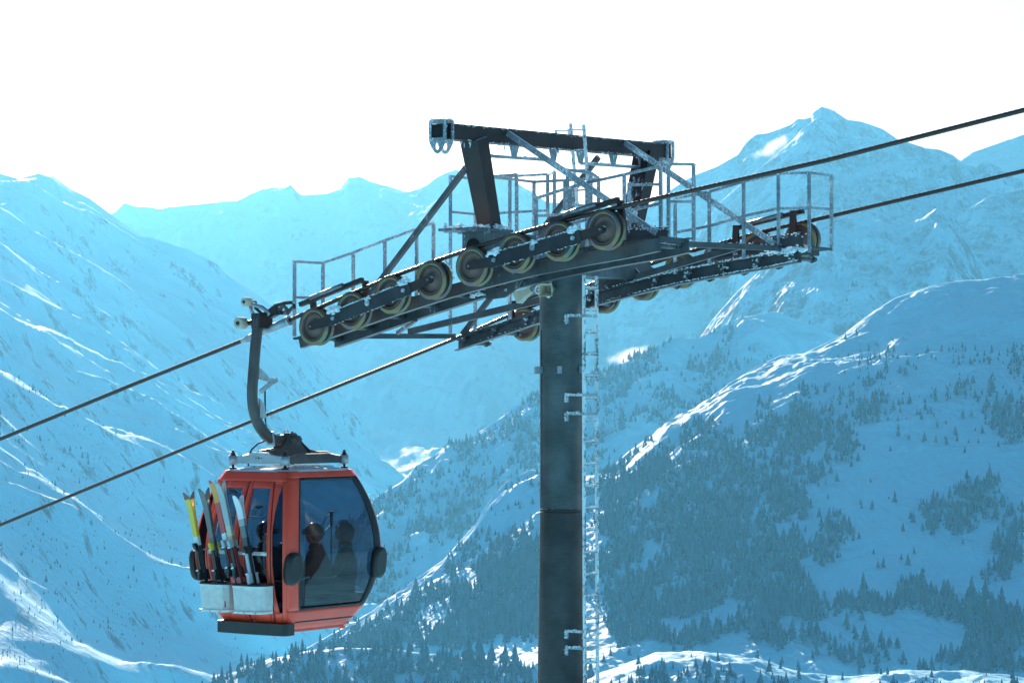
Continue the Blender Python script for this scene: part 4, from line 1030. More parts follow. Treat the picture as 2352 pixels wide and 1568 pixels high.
# side wall with the double doors
LENS = tabf([(1.96, .90), (1.80, .80), (1.6, .74), (1.36, .70), (.87, .71), (.5, .75), (.28, .82)])
for side in (0,):
    b = B(); M0 = lambda z: smax(0, z) + .002; PS = lambda z: (.84 * prof(z) - .075) / (.84 * prof(z))
    panel(b, side, neg(M0), M0, 1.985, 2.125, ns=18, nz=4); panel(b, side, neg(M0), M0, .04, .12, ns=18, nz=3)
    for e in (1, -1):
        f = (lambda g: g) if e > 0 else neg
        lo, hi = (PS, M0) if e > 0 else (neg(M0), neg(PS)); panel(b, side, lo, hi, .12, 1.985, ns=5, nz=26)
        lo, hi = (.675, LENS) if e > 0 else (neg(LENS), -.675); panel(b, side, lo, hi, .28, 1.96, ns=3, nz=24)
        lo, hi = (.675, PS) if e > 0 else (neg(PS), -.675); panel(b, side, lo, hi, .12, .28, ns=4, nz=4); panel(b, side, lo, hi, 1.96, 1.985, ns=4, nz=1)
    wall = cpart('side_wall', b, M_RED)
    for e in (1, -1):
        b = B(); lo, hi = (LENS, PS) if e > 0 else (neg(PS), neg(LENS)); panel(b, side, lo, hi, .28, 1.96, off=-.006, th=.008, ns=4, nz=24); cpart('corner_glass', b, M_GLASSD, parent=wall)
        b = B(); a0, a1 = (.655, .675) if e > 0 else (-.675, -.655); panel(b, side, a0, a1, .12, 1.985, off=-.006, ns=1, nz=24); cpart('door_seam', b, M_SEAL, parent=wall)
        # one leaf of the door
        b = B(); X = lambda a, c: (a, c) if e > 0 else (-c, -a)
        panel(b, side, *X(.018, .125), .12, 1.985, off=.006, ns=2, nz=24); panel(b, side, *X(.585, .655), .12, 1.985, off=.006, ns=2, nz=24)
        panel(b, side, *X(.125, .585), 1.90, 1.985, off=.006, ns=5, nz=3); panel(b, side, *X(.125, .585), .12, .56, off=.006, ns=5, nz=8)
        dr = cpart('door_leaf', b, M_RED)
        b = B(); panel(b, side, *X(.125, .585), .56, 1.90, off=-.004, th=.008, ns=5, nz=20); cpart('door_window', b, M_GLASS, parent=dr)
        b = B(); panel(b, side, *X(.125, .585), 1.515, 1.53, off=.004, th=.02, ns=4, nz=1); cpart('window_bar', b, M_SEAL, parent=dr)
        zz_ = 1.86 if e < 0 else 1.66
        b = B(); c = Vector(spt(side, e * .36, zz_, .008)); b.box(c, .10, .03, .025); b.box(c + Vector((0, 0, -.016)), .06, .03, .02); cpart('window_latch', b, M_SEAL, parent=dr)
    b = B(); panel(b, side, -.018, .018, .12, 1.985, off=-.004, ns=2, nz=24); cpart('door_seal', b, M_SEAL, parent=wall)
    if side == 2: continue
    b = B(); panel(b, side, -.60, .60, 1.03, 1.075, off=.03, th=.02, ns=10, nz=1); cpart('ski_holder_rail', b, M_ALU)
    # step under the door
    b = B(); sg = -1 if side == 0 else 1
    b.prism([(-.58, sg * .58, -.03), (.60, sg * .58, -.03), (.62, sg * .74, -.03), (.58, sg * .80, -.03), (0.0, sg * .825, -.03), (-.56, sg * .80, -.03), (-.60, sg * .74, -.03)], (0, 0, .155)); b.bevel(.012, 2)
    st = cpart('door_step', b, M_PAD)
    # ski baskets
    for x0, x1 in ((-.50, -.035), (.075, .585)):
        yo, yi = sg * 1.26, sg * .99; b = B(); h0, h1 = .285, .64
        out = [(x0, yi), (x0 + .0, yo + -sg * .05), (x0 + .05, yo), (x1 - .12, yo), (x1 - .05, yo - sg * .03), (x1, yo - sg * .11), (x1, yi)]
        inn = [(x0 + .012, yi), (x0 + .012, yo - sg * .055), (x0 + .055, yo - sg * .012), (x1 - .125, yo - sg * .012), (x1 - .058, yo - sg * .042), (x1 - .012, yo - sg * .115), (x1 - .012, yi)]
        rows = 24
        for (o_, i_, o2, i2) in zip(out[:-1], inn[:-1], out[1:], inn[1:]):
            for r in range(rows):
                za, zc = h0 + (h1 - h0) * r / rows, h0 + (h1 - h0) * (r + .86) / rows
                dx = .02 * (1 - (r + .5) / rows)
                k = lambda p, z: (p[0] + (-dx if p[0] > x0 + .2 else dx * 1.2), p[1] + sg * (-dx), z)
                b.prism([k(o_, za), k(o2, za), k(i2, za), k(i_, za)], (0, 0, zc - za))
        for z in (h0 - .004, h1 - .03, (h0 + h1) / 2):
            if z == (h0 + h1) / 2: continue
            for (o_, i_, o2, i2) in zip(out[:-1], inn[:-1], out[1:], inn[1:]):
                b.prism([(o_[0], o_[1] + sg * .003, z), (o2[0], o2[1] + sg * .003, z), (i2[0], i2[1], z), (i_[0], i_[1], z)], (0, 0, .03))
        b.prism([(p[0], p[1], h0 - .002) for p in inn], (0, 0, .006))
        bk = cpart('ski_basket', b, M_ALU)
        b = B(); b.path([(p[0], p[1] - sg * .004, h1 + .012) for p in out], .014, 8); b.path([(x0, sg * 1.0, h1 + .02), (x1, sg * 1.0, h1 + .02)], .012, 8); cpart('rim', b, M_PAD, parent=bk)
        b = B()
        for t in (.12, .5, .88): b.tube((x0 + (x1 - x0) * t, yo + sg * .004, h0 + .012), (x0 + (x1 - x0) * t, yo + sg * .012, h0 + .012), .007, 6)
        cpart('rivet_strip', b, M_SEAL, parent=bk)

# roof, floor, benches, underside
b = B(); rings = []
for p, z in ((.705, 2.115), (.68, 2.135), (.60, 2.15), (.35, 2.163), (.02, 2.167)):
    ring = []
    for k in range(40):
        a = 2 * math.pi * k / 40; c_, s_ = math.cos(a), math.sin(a); e = .28
        ring.append(b.bm.verts.new((.84 * p * math.copysign(abs(c_) ** e, c_), 1.02 * p * math.copysign(abs(s_) ** e, s_), z)))
    rings.append(ring)
for r0, r1 in zip(rings[:-1], rings[1:]):
    for i in range(40):
        f = b.bm.faces.new((r0[i], r0[(i + 1) % 40], r1[(i + 1) % 40], r1[i])); f.smooth = True
b.bm.faces.new(rings[-1]); rf = cpart('roof', b, M_ROOF)
for y in (-.42, -.14, .14, .42):
    b = B(); b.box((0, y, 2.172), .86, .03, .018); cpart('roof_rib', b, M_ROOF, parent=rf)
b = B(); b.prism([(sx * .84 * .63, sy * 1.02 * .63, .045) for sx, sy in ((-1, -1), (1, -1), (1, 1), (-1, 1))], (0, 0, .02)); cpart('floor', b, M_FLOOR)
b = B()
b.prism([(sx * .84 * .60, sy * 1.02 * .60, .0) for sx, sy in ((-1, -1), (1, -1), (1, 1), (-1, 1))], (0, 0, .042)); b.bevel(.015, 2); cpart('underside', b, M_RED)
for e in (-1, 1):
    bn = cempty('bench')
    b = B(); b.box((e * .52, 0, .43), .36, 1.56, .07); b.bevel(.02, 2); b.make('seat', M_SEAT, bn)
    b = B(); b.box((e * .66, 0, .58), .05, 1.15, .24, Matrix.Rotation(e * .10, 3, 'Y')); b.bevel(.02, 2); b.make('backrest', M_SEAT, bn)
    b = B(); b.box((e * .36, 0, .235), .20, 1.06, .32); b.make('base', M_FLOOR, bn)
for (x, y) in ((.38, -.50), (.44, .60)):
    b = B(); b.box((x, y, -.012), .05, .06, .03); cpart('guide_tab', b, M_RED)
b = B(); b.box((.52, .66, .03), .05, .22, .035); b.bevel(.01, 2); cpart('guide_shoe', b, M_ALU)

# suspension frame on the roof
sf = cempty('suspension_frame')
for sx in (-1, 1):
    for sy in (-1, 1):
        b = B(); c = Vector((sx * .46, sy * .61, 0)); b.tube(c + Vector((0, 0, 2.20)), c + Vector((0, 0, 2.32)), .062, 16); b.make('rubber_mount', M_ARML, sf)
        b = B(); b.tube(c + Vector((0, 0, 2.10)), c + Vector((0, 0, 2.39)), .018, 8); b.tube(c + Vector((0, 0, 2.315)), c + Vector((0, 0, 2.335)), .045, 10); b.tube(c + Vector((0, 0, 2.335)), c + Vector((0, 0, 2.36)), .03, 6); b.tube(c + Vector((0, 0, 2.14)), c + Vector((0, 0, 2.165)), .05, 12); b.make('mount_bolt', M_SEAL, sf)
for sy in (-1, 1):
    b = B(); b.prism([(-.42, sy * .61, 2.215), (.42, sy * .61, 2.215), (.42, sy * .61, 2.30), (.20, sy * .61, 2.335), (.12, sy * .61, 2.365), (-.12, sy * .61, 2.365), (-.20, sy * .61, 2.335), (-.42, sy * .61, 2.30)], (0, .07, 0)); b.bevel(.008)
    fb = b.make('frame_beam', M_ARML, sf)
    for x in (-.05, 0, .05):
        b = B(); yy_ = sy * .61 + (-.001 if sy < 0 else .071); b.tube((x, yy_, 2.29), (x, yy_ + sy * .004, 2.29), .009 if x else .013, 8); b.make('bolt_hole', M_BLACK, fb)
for sx in (1, -1):
    b = B(); b.prism([(sx * .46, -.50, 2.215), (sx * .46, .56, 2.215), (sx * .46, .56, 2.30), (sx * .44, .30, 2.345), (sx * .44, -.30, 2.345), (sx * .46, -.50, 2.30)], (-sx * .06, 0, 0)); b.bevel(.008); b.make('cross_member', M_ARM, sf)
yk = cempty('yoke')
for sx in (-1, 1):
    b = B(); b.prism([(sx * .10, -.55, 2.33), (sx * .10, .52, 2.30), (sx * .10, .50, 2.36), (sx * .08, .30, 2.40), (sx * .06, .16, 2.50), (sx * .05, .075, 2.62), (sx * .05, -.05, 2.62), (sx * .06, -.12, 2.50), (sx * .08, -.26, 2.42), (sx * .10, -.5, 2.39)], (-sx * .035, 0, 0)); b.bevel(.006); b.make('yoke_plate', M_ARM, yk)
b = B(); b.tube((-.17, .01, 2.53), (.17, .01, 2.53), .055, 16); b.tube((-.20, .01, 2.53), (.20, .01, 2.53), .03, 6); b.make('pivot_pin', M_ARM, yk)
b = B(); b.path([(0.03, .02, 2.62), (.03, .09, 2.60), (.06, .20, 2.47), (.1, .32, 2.36)], .02, 8); b.make('damper_strut', M_SEAL, yk)

# hanger arm, bent clear of the tower
ap = [(-.05, -.575, 4.16), (-.05, -.60, 3.96), (-.05, -.63, 3.77), (-.05, -.66, 3.50), (-.05, -.69, 3.23), (-.05, -.685, 3.05), (-.05, -.66, 2.93), (-.05, -.615, 2.82), (-.05, -.55, 2.72), (-.05, -.46, 2.635), (-.05, -.37, 2.575), (-.05, -.275, 2.535), (-.05, -.17, 2.52), (-.03, -.05, 2.53), (0, .01, 2.535)]
def rect_path(b, pts, w, h, side=Vector((1, 0, 0))):
    pts = [Vector(p) for p in pts]; rings = []
    for i, p in enumerate(pts):
        d = (pts[min(i + 1, len(pts) - 1)] - pts[max(i - 1, 0)]).normalized(); a = side; c = d.cross(a).normalized()
        rings.append([b.bm.verts.new(p + a * (x * w / 2) + c * (y * h / 2)) for x, y in ((-1, -.7), (-.7, -1), (.7, -1), (1, -.7), (1, .7), (.7, 1), (-.7, 1), (-1, .7))])
    for r0, r1 in zip(rings[:-1], rings[1:]):
        for i in range(8):
            f = b.bm.faces.new((r0[i], r0[(i + 1) % 8], r1[(i + 1) % 8], r1[i])); f.smooth = i % 2 == 1
    b.bm.faces.new(rings[0]); b.bm.faces.new(rings[-1])
b = B()
Pn = [Vector(p) for p in ap]; fine = []
for i in range(len(Pn) - 1):
    p0, p1, p2, p3 = Pn[max(i - 1, 0)], Pn[i], Pn[i + 1], Pn[min(i + 2, len(Pn) - 1)]
    for f in (0, .25, .5, .75):
        fine.append(.5 * (2 * p1 + (p2 - p0) * f + (2 * p0 - 5 * p1 + 4 * p2 - p3) * f * f + (3 * p1 - p0 - 3 * p2 + p3) * f ** 3))
fine.append(Pn[-1]); rect_path(b, fine, .105, .135); ha = cpart('hanger_arm', b, M_ARM)
b = B(); b.prism([(-.04, -.60, 3.50), (-.04, -.60, 3.34), (-.04, -.40, 3.30), (-.04, -.37, 3.34), (-.04, -.46, 3.42)], (.03, 0, 0)); b.bar((-.03, -.46, 3.34), (-.03, -.26, 3.315), .05, .05); b.make('switch_bracket', M_ARML, ha)
b = B(); b.bar((-.03, -.26, 3.33), (-.03, -.55, 3.17), .04, .05); b.bar((-.03, -.24, 3.34), (-.03, -.30, 3.31), .07, .06); b.make('door_lever', M_ARML, ha)
b = B(); b.tube((-.02, -.47, 3.20), (-.02, -.46, 2.78), .011, 8); b.path([(-.02, -.46, 2.79), (-.02, -.44, 2.70), (-.02, -.42, 2.64)], .009, 6); b.make('door_rod', M_SEAL, ha)
b = B(); b.prism([(-.02, -.60, 3.08), (-.02, -.51, 3.00), (-.02, -.47, 2.84), (-.02, -.60, 2.84)], (.03, 0, 0)); b.bar((-.01, -.60, 2.83), (-.01, -.42, 2.83), .05, .015); b.make('rod_guide', M_ARML, ha)
b = B(); b.path([(-.1, -.33, 2.53), (-.2, -.40, 2.48), (-.28, -.44, 2.40), (-.33, -.45, 2.30), (-.34, -.44, 2.18)], .012, 6); b.make('control_cable', M_SEAL, ha)
b = B(); b.bar((-.05, -.31, 2.46), (-.05, -.34, 2.64), .12, .03); b.make('collar', M_ARML, ha)
b = B(); b.path([(0.0, -.1, 2.60), (0, -.09, 2.64), (0, -.05, 2.66), (0, -.02, 2.63)], .008, 6); b.tube((0, -.22, 2.58), (0, -.22, 2.615), .025, 8); b.make('lifting_eye', M_ARML, ha)

# detachable grip on the rope
gr = cempty('grip')
rz = lambda x: 4.005 + .318 * (x + .02)          # height of the rope here
yv = -.39
b = B(); b.tube((-.36, yv, rz(-.36)), (.32, yv, rz(.32)), .05, 14, r2=.056); b.tube((-.50, yv, rz(-.50)), (-.36, yv, rz(-.36)), .034, 12, r2=.05); b.tube((.30, yv, rz(.30)), (.345, yv, rz(.345)), .066, 14); b.make('jaw', M_ARML, gr)
b = B(); b.box((-.05, -.50, 4.12), .15, .26, .20); b.box((-.02, -.42, 4.19), .42, .10, .10, Matrix.Rotation(-.30, 3, 'Y')); b.bevel(.02, 2); b.make('grip_body', M_DARK, gr)
for (x, y, z, r, w) in ((-.33, -.60, 4.09, .080, .07), (-.30, -.52, 4.375, .062, .06)):
    b = B(); b.lathe([(r * .3, -w), (r * .92, -w), (r, -w * .7), (r, w * .7), (r * .92, w), (r * .3, w)], 24, 'Y', (x, y, z), close=True); ro_ = b.make('guide_roller', M_HORN, gr)
    b = B(); b.tube((x, y - w - .01, z), (x, y + w + .12, z), r * .34, 10); b.make('roller_axle', M_SEAL, ro_)
b = B(); b.tube((-.33, -.55, 4.09), (-.05, -.50, 4.12), .035, 8); b.make('roller_stub', M_SEAL, gr)
b = B()
arc = [(-.30, -.47, 4.36), (-.20, -.47, 4.33), (-.08, -.46, 4.30), (0.02, -.45, 4.235), (.05, -.45, 4.19)]; b.path(arc, [.03, .03, .028, .03, .04], 8)
arc = [(-.28, -.47, 4.34), (-.26, -.47, 4.25), (-.20, -.46, 4.19), (-.10, -.45, 4.16), (.0, -.45, 4.17)]; b.path(arc, [.028, .026, .026, .028, .03], 8); b.make('lever_ring', M_ARML, gr)
b = B(); b.path([(-.12, -.44, 4.19), (.02, -.44, 4.25), (.14, -.44, 4.325), (.30, -.44, 4.355), (.45, -.44, 4.355)], [.03, .03, .03, .03, .022], 8); b.path([(.44, -.44, 4.36), (.46, -.44, 4.32), (.465, -.44, 4.27)], .022, 8); b.make('clamp_lever', M_DARK, gr)
b = B()
for p, q_ in (((.06, -.44, 4.22), (.22, -.44, 4.27)), ((.14, -.44, 4.31), (.20, -.44, 4.20)), ((.26, -.44, 4.34), (.22, -.44, 4.24)), ((.26, -.44, 4.33), (.36, -.44, 4.25)), ((.44, -.44, 4.30), (.34, -.44, 4.20)), ((.16, -.44, 4.20), (.40, -.44, 4.26))): b.bar(p, q_, .035, .035)
b.make('lever_link', M_ARM, gr)
b = B(); b.tube((-.2, -.47, 4.30), (-.06, -.46, 4.20), .02, 6); b.tube((.0, -.5, 4.20), (.0, -.36, 4.20), .03, 10); b.tube((.25, -.5, 4.22), (.25, -.38, 4.22), .025, 10); b.make('spring_bolt', M_SEAL, gr)

# ------------------------------------------------------------------ skis standing in the baskets
def cab_thing(name, label, cat, group=None):
    o = tower_thing(name, label, cat, GC, group); return o
def col_mat(name, cols, z0=0, z1=1.6):
    """printed top sheet: bands of colour along the ski"""
    m, n, l, b = nmat(name); tc = n.new('ShaderNodeTexCoord'); sp = n.new('ShaderNodeSeparateXYZ'); l.new(tc.outputs['Object'], sp.inputs[0])
    mr = n.new('ShaderNodeMapRange'); mr.inputs[1].default_value = z0; mr.inputs[2].default_value = z1; l.new(sp.outputs['Z'], mr.inputs[0])
    r = n.new('ShaderNodeValToRGB'); cr = r.color_ramp; cr.interpolation = 'CONSTANT'
    cr.elements[0].position = 0; cr.elements[0].color = (*cols[0][1], 1); cr.elements[1].position = cols[1][0]; cr.elements[1].color = (*cols[1][1], 1)
    for p, c in cols[2:]: e = cr.elements.new(p); e.color = (*c, 1)
    l.new(mr.outputs[0], r.inputs['Fac']); l.new(r.outputs['Color'], b.inputs['Base Color']); b.inputs['Roughness'].default_value = 0.3; b.inputs['Coat Weight'].default_value = 0.4
    return m
def ski_mesh(b, face, L=1.62, w0=.112, w1=.078, w2=.10, th=.014, gap=.010, curl=.065):
    """ski along z, width along x, base on the y=0 side; face = -1 or +1"""
    rings = []
    for i in range(33):
        t = i / 32; z = t * L; wv = np.interp(t, [0, .06, .42, .86, .94, .985, 1], [w2 * .8, w2, w1, w0, w0 * .92, w0 * .55, .02])
        camber = .018 * math.sin(math.pi * min(1, t / .85)) ** 2
        up = curl * max(0, (t - .84) / .16) ** 2 + gap * (1 - .6 * math.sin(math.pi * min(1, t / .85))) + .004
        thv = th * (1.25 - .6 * abs(t - .45) * 1.6)
        y0 = face * up; y1 = face * (up + thv)
        rings.append([b.bm.verts.new(p) for p in ((-wv / 2, y0, z), (wv / 2, y0, z), (wv / 2 * .92, y1, z), (-wv / 2 * .92, y1, z))])
    for r0, r1 in zip(rings[:-1], rings[1:]):
        for i in range(4): b.bm.faces.new((r0[i], r0[(i + 1) % 4], r1[(i + 1) % 4], r1[i]))
    b.bm.faces.new(rings[0]); b.bm.faces.new(rings[-1])
def ski_pair(base, tip, label, cols, bind, turn, L=1.62):
    t = cab_thing('ski_pair', label, 'skis', 'pairs of skis in the cabin baskets')
    Mw = Matrix.Translation(O3) @ Matrix.Rotation(-TH, 4, 'Z'); bs, tp = Vector(base), Vector(tip)
    d = (tp - bs).normalized(); y = Vector((math.sin(turn), -math.cos(turn), 0)); y = (y - d * y.dot(d)).normalized(); y = -y; x = y.cross(d)
    R = Matrix((x, y, d)).transposed().to_4x4(); W = Mw @ Matrix.Translation(Vector(GC) + bs) @ R
    t.matrix_world = W; t.location = W.translation; t.rotation_euler = W.to_euler()
    L = (tp - bs).length
    mat = col_mat('ski_top_sheet', cols, 0, L)
    for f in (-1, 1):
        b = B(); ski_mesh(b, f, L); s_ = b.make('ski', mat, t)
        b = B(); zz_ = L * .40
        b.box((0, f * .045, zz_ + .17), .058, .045, .09); b.box((0, f * .062, zz_ + .20), .045, .03, .05); b.bevel(.008); b.make('toe_piece', bind[0], s_)
        b = B(); b.box((0, f * .05, zz_ - .20), .058, .055, .13); b.box((0, f * .075, zz_ - .24), .04, .03, .07); b.box((0, f * .035, zz_ - .01), .05, .016, .30); b.bevel(.008); b.make('heel_piece', bind[1], s_)
        b = B(); b.box((0, f * .079, zz_ + .13), .05, .006, .018); b.box((0, f * .09, zz_ - .14), .04, .012, .02); b.make('brake_pad', bind[2], s_)
    return t
K_, G_, W_, R_, Y_, O_ = (.012, .012, .014), (.30, .32, .34), (.75, .76, .78), (.62, .04, .04), (.80, .55, .03), (.85, .32, .03)
mk = simple('binding_black', (.02, .02, .022), rough=.4); my = simple('binding_yellow', (.70, .55, .03), rough=.4); mg = simple('binding_grey', (.45, .48, .5), rough=.35); mw = simple('binding_white', (.8, .8, .8), rough=.4)
ski_pair((-.42, -1.12, .36), (-.765, -1.155, 1.84), 'yellow skis with black tips standing outermost at the left', [(0, K_), (.28, (.05, .05, .05)), (.52, W_), (.60, Y_), (.93, (.16, .06, .04))], (mk, mk, mw), -.2)
ski_pair((-.10, -1.16, .34), (-.47, -1.18, 1.90), 'grey-brown skis with yellow bindings in the left basket', [(0, R_), (.18, K_), (.42, (.10, .085, .08)), (.58, (.17, .145, .135)), (.97, (.12, .10, .09))], (my, mk, mw), -.15)
ski_pair((.14, -1.14, .34), (-.30, -1.16, 2.01), 'red and orange skis with white flashes, left of the grey-tipped pair', [(0, R_), (.30, W_), (.34, R_), (.45, K_), (.52, W_), (.58, R_), (.82, O_), (.97, R_)], (mg, mk, mw), -.15)
ski_pair((.27, -1.17, .34), (-.165, -1.20, 2.01), 'pale grey skis over a coloured waist, tallest in the right basket', [(0, R_), (.12, (.35, .05, .05)), (.48, (.55, .30, .22)), (.56, (.62, .55, .40)), (.64, (.42, .46, .46)), (.97, (.3, .32, .33))], (mg, mk, mw), -.1)
ski_pair((.47, -1.15, .34), (.125, -1.17, 1.83), 'black skis with white tips, last on the right in the baskets', [(0, K_), (.30, (.03, .03, .035)), (.62, (.14, .145, .15)), (.72, (.35, .36, .37)), (.78, W_), (.985, (.1, .1, .1))], (mk, mg, mw), -.1)

# ------------------------------------------------------------------ people inside, seen through the tinted glass
M_JACK1 = simple('dark_jacket', (.055, .045, .05), rough=.8, noise=.2, scale=12); M_JACK2 = simple('maroon_jacket', (.09, .035, .04), rough=.8, noise=.2, scale=12); M_JACK3 = simple('navy_jacket', (.03, .035, .06), rough=.8, noise=.2, scale=12)
M_SKIN = simple('skin', (.45, .27, .20), rough=.55); M_HELM = simple('helmet_shell', (.02, .02, .024), rough=.18, coat=.6); M_LENS = simple('goggle_lens', (.02, .03, .05), rough=.08, coat=.5)
def person(at, yaw, label, jacket, head='helmet', lean=0.0):
    p = cab_thing('person', label, 'person', None)
    M = Matrix.Translation(O3) @ Matrix.Rotation(-TH, 4, 'Z') @ Matrix.Translation(Vector(GC) + Vector(at)) @ Matrix.Rotation(yaw, 4, 'Z')
    p.location = M.translation; p.rotation_euler = M.to_euler()
    # local: faces +x, hips at the origin, z up
    J = {'pelvis': ((0, 0, .09), .175), 'waist': ((.01 + lean * .2, 0, .27), .175), 'chest': ((.03 + lean * .6, 0, .45), .19), 'neck0': ((.03 + lean, 0, .60), .075), 'neck1': ((.045 + lean, 0, .665), .055)}
    E_ = [('pelvis', 'waist'), ('waist', 'chest'), ('chest', 'neck0'), ('neck0', 'neck1')]
    for s_, n_ in ((1, 'l'), (-1, 'r')):
        J['sh' + n_] = ((.03 + lean * .9, s_ * .195, .53), .105); J['el' + n_] = ((.13 + lean, s_ * .25, .30), .078); J['wr' + n_] = ((.34 + lean * .7, s_ * .12, .22), .052); J['ha' + n_] = ((.42 + lean * .6, s_ * .09, .215), .036)
        J['hp' + n_] = ((.06, s_ * .10, .06), .105); J['kn' + n_] = ((.42, s_ * .13, .07), .078); J['an' + n_] = ((.40, s_ * .13, -.33), .062); J['to' + n_] = ((.56, s_ * .14, -.37), .05)
        E_ += [('chest', 'sh' + n_), ('sh' + n_, 'el' + n_), ('el' + n_, 'wr' + n_), ('wr' + n_, 'ha' + n_), ('pelvis', 'hp' + n_), ('hp' + n_, 'kn' + n_), ('kn' + n_, 'an' + n_), ('an' + n_, 'to' + n_)]
    names = list(J); me = bpy.data.meshes.new('body'); me.from_pydata([J[k][0] for k in names], [(names.index(a), names.index(c)) for a, c in E_], [])
    o = link('body', me, jacket, p)
    sk = o.modifiers.new('skin', 'SKIN'); sk.use_smooth_shade = True
    for i, k in enumerate(names):
        v = me.skin_vertices[0].data[i]; v.radius = (J[k][1],) * 2; v.use_root = (k == 'pelvis')
    o.modifiers.new('sub', 'SUBSURF').levels = 2; o.modifiers['sub'].render_levels = 2
    for s_ in (1, -1):           # gloved fingers
        b = B(); hx, hy, hz = J['hal' if s_ > 0 else 'har'][0]
        for f in range(4): yy_ = hy + (f - 1.5) * .020; b.path([(hx, yy_, hz), (hx + .045, yy_, hz - .004), (hx + .07, yy_, hz - .026), (hx + .062, yy_, hz - .050)], [.012, .011, .010, .008], 6)
        b.path([(hx - .03, hy - s_ * .03, hz), (hx + .01, hy - s_ * .052, hz + .005), (hx + .04, hy - s_ * .045, hz - .01)], [.013, .012, .009], 6); b.make('glove', M_PAD, p)
    hc = Vector((.075 + lean, 0, .775))
    b = B(); vs = b.ico((0, 0, 0), .105, 3)
    for v in vs:
        x, y, z = v.co; v.co.y *= .80; v.co.z *= 1.18
        if x > 0 and z < 0: v.co.x *= 1 - .10 * (-z / .12)
        if x > .05:
            if abs(y) < .022 and -.045 < z < .02: v.co.x += .026 * (1 - abs(y) / .022) * (.02 - z) / .065     # nose
            if abs(y) < .03 and -.075 < z < -.05: v.co.x += .006                                            # lips
            if z < -.085: v.co.x += .012                                                                    # chin
            if .015 < abs(y) < .045 and .0 < z < .03: v.co.x -= .008                                        # eye sockets
        v.co += hc
    for f in b.bm.faces: f.smooth = True
    b.make('head', M_SKIN, p)
    if head == 'helmet':
        b = B(); vs = b.ico((0, 0, 0), .14, 3)
        for v in vs:
            v.co.y *= .88; v.co.z *= .95
            if v.co.z < -.02: v.co.z = -.02 + (v.co.z + .02) * (1.0 if v.co.x < .02 else .05)
            if v.co.x > .06 and v.co.z < .05: v.co.x += .02
            v.co += hc + Vector((-.015, 0, .045))
        for f in b.bm.faces: f.smooth = True
        h = b.make('helmet', M_HELM, p)
        b = B(); b.prism([hc + Vector((.085, s_ * .075, z)) for s_, z in ((-1, .01), (1, .01), (1, .075), (-1, .075))], (.055, 0, .004)); b.bevel(.018, 2); g = b.make('goggles', M_LENS, p)
        b = B(); b.lathe([(.120, -.014), (.126, -.014), (.126, .014), (.120, .014)], 32, 'Z', hc + Vector((-.01, 0, .05)), close=True); b.make('strap', M_PAD, g)
    else:
        b = B(); vs = b.ico((0, 0, 0), .135, 3)
        for v in vs:
            v.co.y *= .92; v.co.z *= 1.08
            if v.co.x > .075: v.co.x = .045
            v.co += hc + Vector((-.03, 0, .02))
        rnd = random.Random(4)
        for k in range(60):
            a, e = rnd.uniform(0, 6.28), rnd.uniform(.3, 1.5); dirv = Vector((math.cos(a) * math.cos(e), math.sin(a) * math.cos(e), math.sin(e)))
            c = hc + Vector((-.03, 0, .03)) + Vector((dirv.x * .125, dirv.y * .115, dirv.z * .135)); b.tube(c, c + dirv * rnd.uniform(.02, .045) + Vector((rnd.gauss(0, .01), rnd.gauss(0, .01), 0)), .008, 5, .002)
        b.make('fur_hood', jacket, p)
        b = B(); b.ico(hc + Vector((.07, 0, .035)), .05, 2, (.6, 1.35, .7)); b.make('goggles', M_LENS, p)
    b = B(); b.lathe([(.07, .60), (.10, .585), (.095, .64), (.075, .675), (.06, .67)], 24, 'Z', (.04 + lean, 0, 0)); b.make('collar', jacket, p)
    return p
person((.47, .16, .47), math.pi + .50, 'person in dark jacket, helmet and goggles seated by the big window, facing left', M_JACK1, 'helmet', .06)
person((.46, .74, .47), math.pi + .60, 'person in maroon jacket with a tufted hood, seated beside the helmeted skier', M_JACK2, 'hood', .03)
person((-.44, -.10, .47), .05, 'person in navy jacket on the far bench, dim behind the door window', M_JACK3, 'helmet', .04)
for (y, lab) in ((.70, 'black ski pole upright between the two seated skiers, strap on its grip'), (-.52, 'black ski pole upright behind the window edge near the corner pillar')):
    t = cab_thing('ski_pole', lab, 'ski pole')
    b = B(); b.tube((.16, y, .10), (.16, y, 1.36), .010, 8); b.make('shaft', mk, t)
    b = B(); b.tube((.16, y, 1.34), (.16, y, 1.52), .023, 12); b.tube((.16, y, 1.52), (.16, y, 1.545), .032, 12); b.make('grip', mk, t)
    b = B(); b.path([(.16, y, 1.52), (.14, y - .10, 1.46), (.13, y - .17, 1.33), (.14, y - .12, 1.27), (.16, y - .01, 1.36)], .008, 6); b.make('strap', mk, t)
    b = B(); b.lathe([(.012, .14), (.05, .15), (.05, .156), (.012, .16)], 16, 'Z', (.16, y, 0)); b.make('basket', mk, t)
# ------------------------------------------------------------------ haze
hz = bpy.data.meshes.new('haze'); bm = bmesh.new()
bmesh.ops.create_cube(bm, size=1.0)
for v in bm.verts:
    v.co = (v.co.x * 30000, 2500 + v.co.y * 22000, (-621.5 if v.co.z < 0 else 1010.0))
bm.to_mesh(hz); bm.free()
HM = bpy.data.materials.new('air'); HM.use_nodes = True
hn = HM.node_tree.nodes; hn.remove(hn['Principled BSDF'])
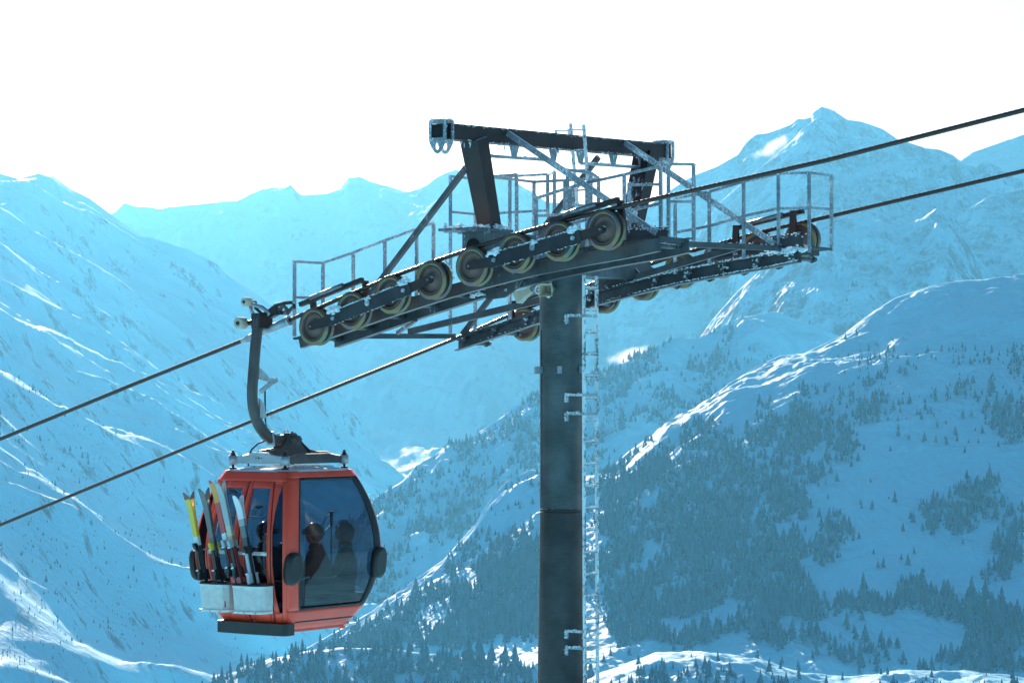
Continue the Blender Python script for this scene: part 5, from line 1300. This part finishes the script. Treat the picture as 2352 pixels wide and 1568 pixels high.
# air: a blue part that scatters evenly and a white part (fine ice) that scatters forward, round the sun
pv = hn.new('ShaderNodeVolumePrincipled')
pv.inputs['Color'].default_value = (0.06, 0.60, 1.0, 1)
pv.inputs['Absorption Color'].default_value = (1, 1, 1, 1)
pv.inputs['Density'].default_value = 5.6e-5
pv.inputs['Anisotropy'].default_value = 0.1
pm = hn.new('ShaderNodeVolumePrincipled')
pm.inputs['Color'].default_value = (1.0, 0.97, 0.92, 1)
pm.inputs['Density'].default_value = 0.9e-5
pm.inputs['Anisotropy'].default_value = 0.91
sm_ = hn.new('ShaderNodeAddShader')
HM.node_tree.links.new(pv.outputs[0], sm_.inputs[0]); HM.node_tree.links.new(pm.outputs[0], sm_.inputs[1])
HM.node_tree.links.new(sm_.outputs[0], hn['Material Output'].inputs['Volume'])
haze = link('haze', hz, HM); tag(haze, kind='stuff')

# ------------------------------------------------------------------ two small clouds caught on the ridges
def cloud(name, px, py, d, sx, sy, sz, dens, tilt=0.0):
    b = B(); vs = b.ico((0, 0, 0), 1.0, 4, (sx, sy, sz)); me = b.mesh(name)
    m = bpy.data.materials.new('cloud_vapour'); m.use_nodes = True; n, l = m.node_tree.nodes, m.node_tree.links; n.remove(n['Principled BSDF'])
    v = n.new('ShaderNodeVolumePrincipled'); v.inputs['Color'].default_value = (1, 1, 1, 1); v.inputs['Anisotropy'].default_value = 0.45
    tc = n.new('ShaderNodeTexCoord'); t = n.new('ShaderNodeTexNoise'); t.inputs['Scale'].default_value = 3.2 / sx; t.inputs['Detail'].default_value = 5
    l.new(tc.outputs['Object'], t.inputs['Vector'])
    mp = n.new('ShaderNodeMapping'); mp.inputs['Scale'].default_value = (1 / sx, 1 / sy, 1 / sz); l.new(tc.outputs['Object'], mp.inputs['Vector'])
    ln = n.new('ShaderNodeVectorMath'); ln.operation = 'LENGTH'; l.new(mp.outputs[0], ln.inputs[0])
    a = n.new('ShaderNodeMath'); a.operation = 'SUBTRACT'; l.new(t.outputs['Fac'], a.inputs[0])
    f = n.new('ShaderNodeMath'); f.operation = 'MULTIPLY_ADD'; f.inputs[1].default_value = 0.55; f.inputs[2].default_value = 0.08; l.new(ln.outputs['Value'], f.inputs[0]); l.new(f.outputs[0], a.inputs[1])
    g = n.new('ShaderNodeMath'); g.operation = 'MULTIPLY'; g.use_clamp = False; g.inputs[1].default_value = dens; l.new(a.outputs[0], g.inputs[0])
    mx = n.new('ShaderNodeMath'); mx.operation = 'MAXIMUM'; mx.inputs[1].default_value = 0; l.new(g.outputs[0], mx.inputs[0]); l.new(mx.outputs[0], v.inputs['Density'])
    l.new(v.outputs[0], n['Material Output'].inputs['Volume'])
    o = link(name, me, m); ax, az = ray(px, py); o.location = (float(ax) * d, d, float(az) * d); o.rotation_euler = (0, tilt, 0); tag(o, kind='stuff'); return o
cloud('cloud', 1448, 818, 5700, 62, 60, 24, .045, -.25)
cloud('cloud', 1775, 338, 7560, 80, 60, 26, .035, -.5)
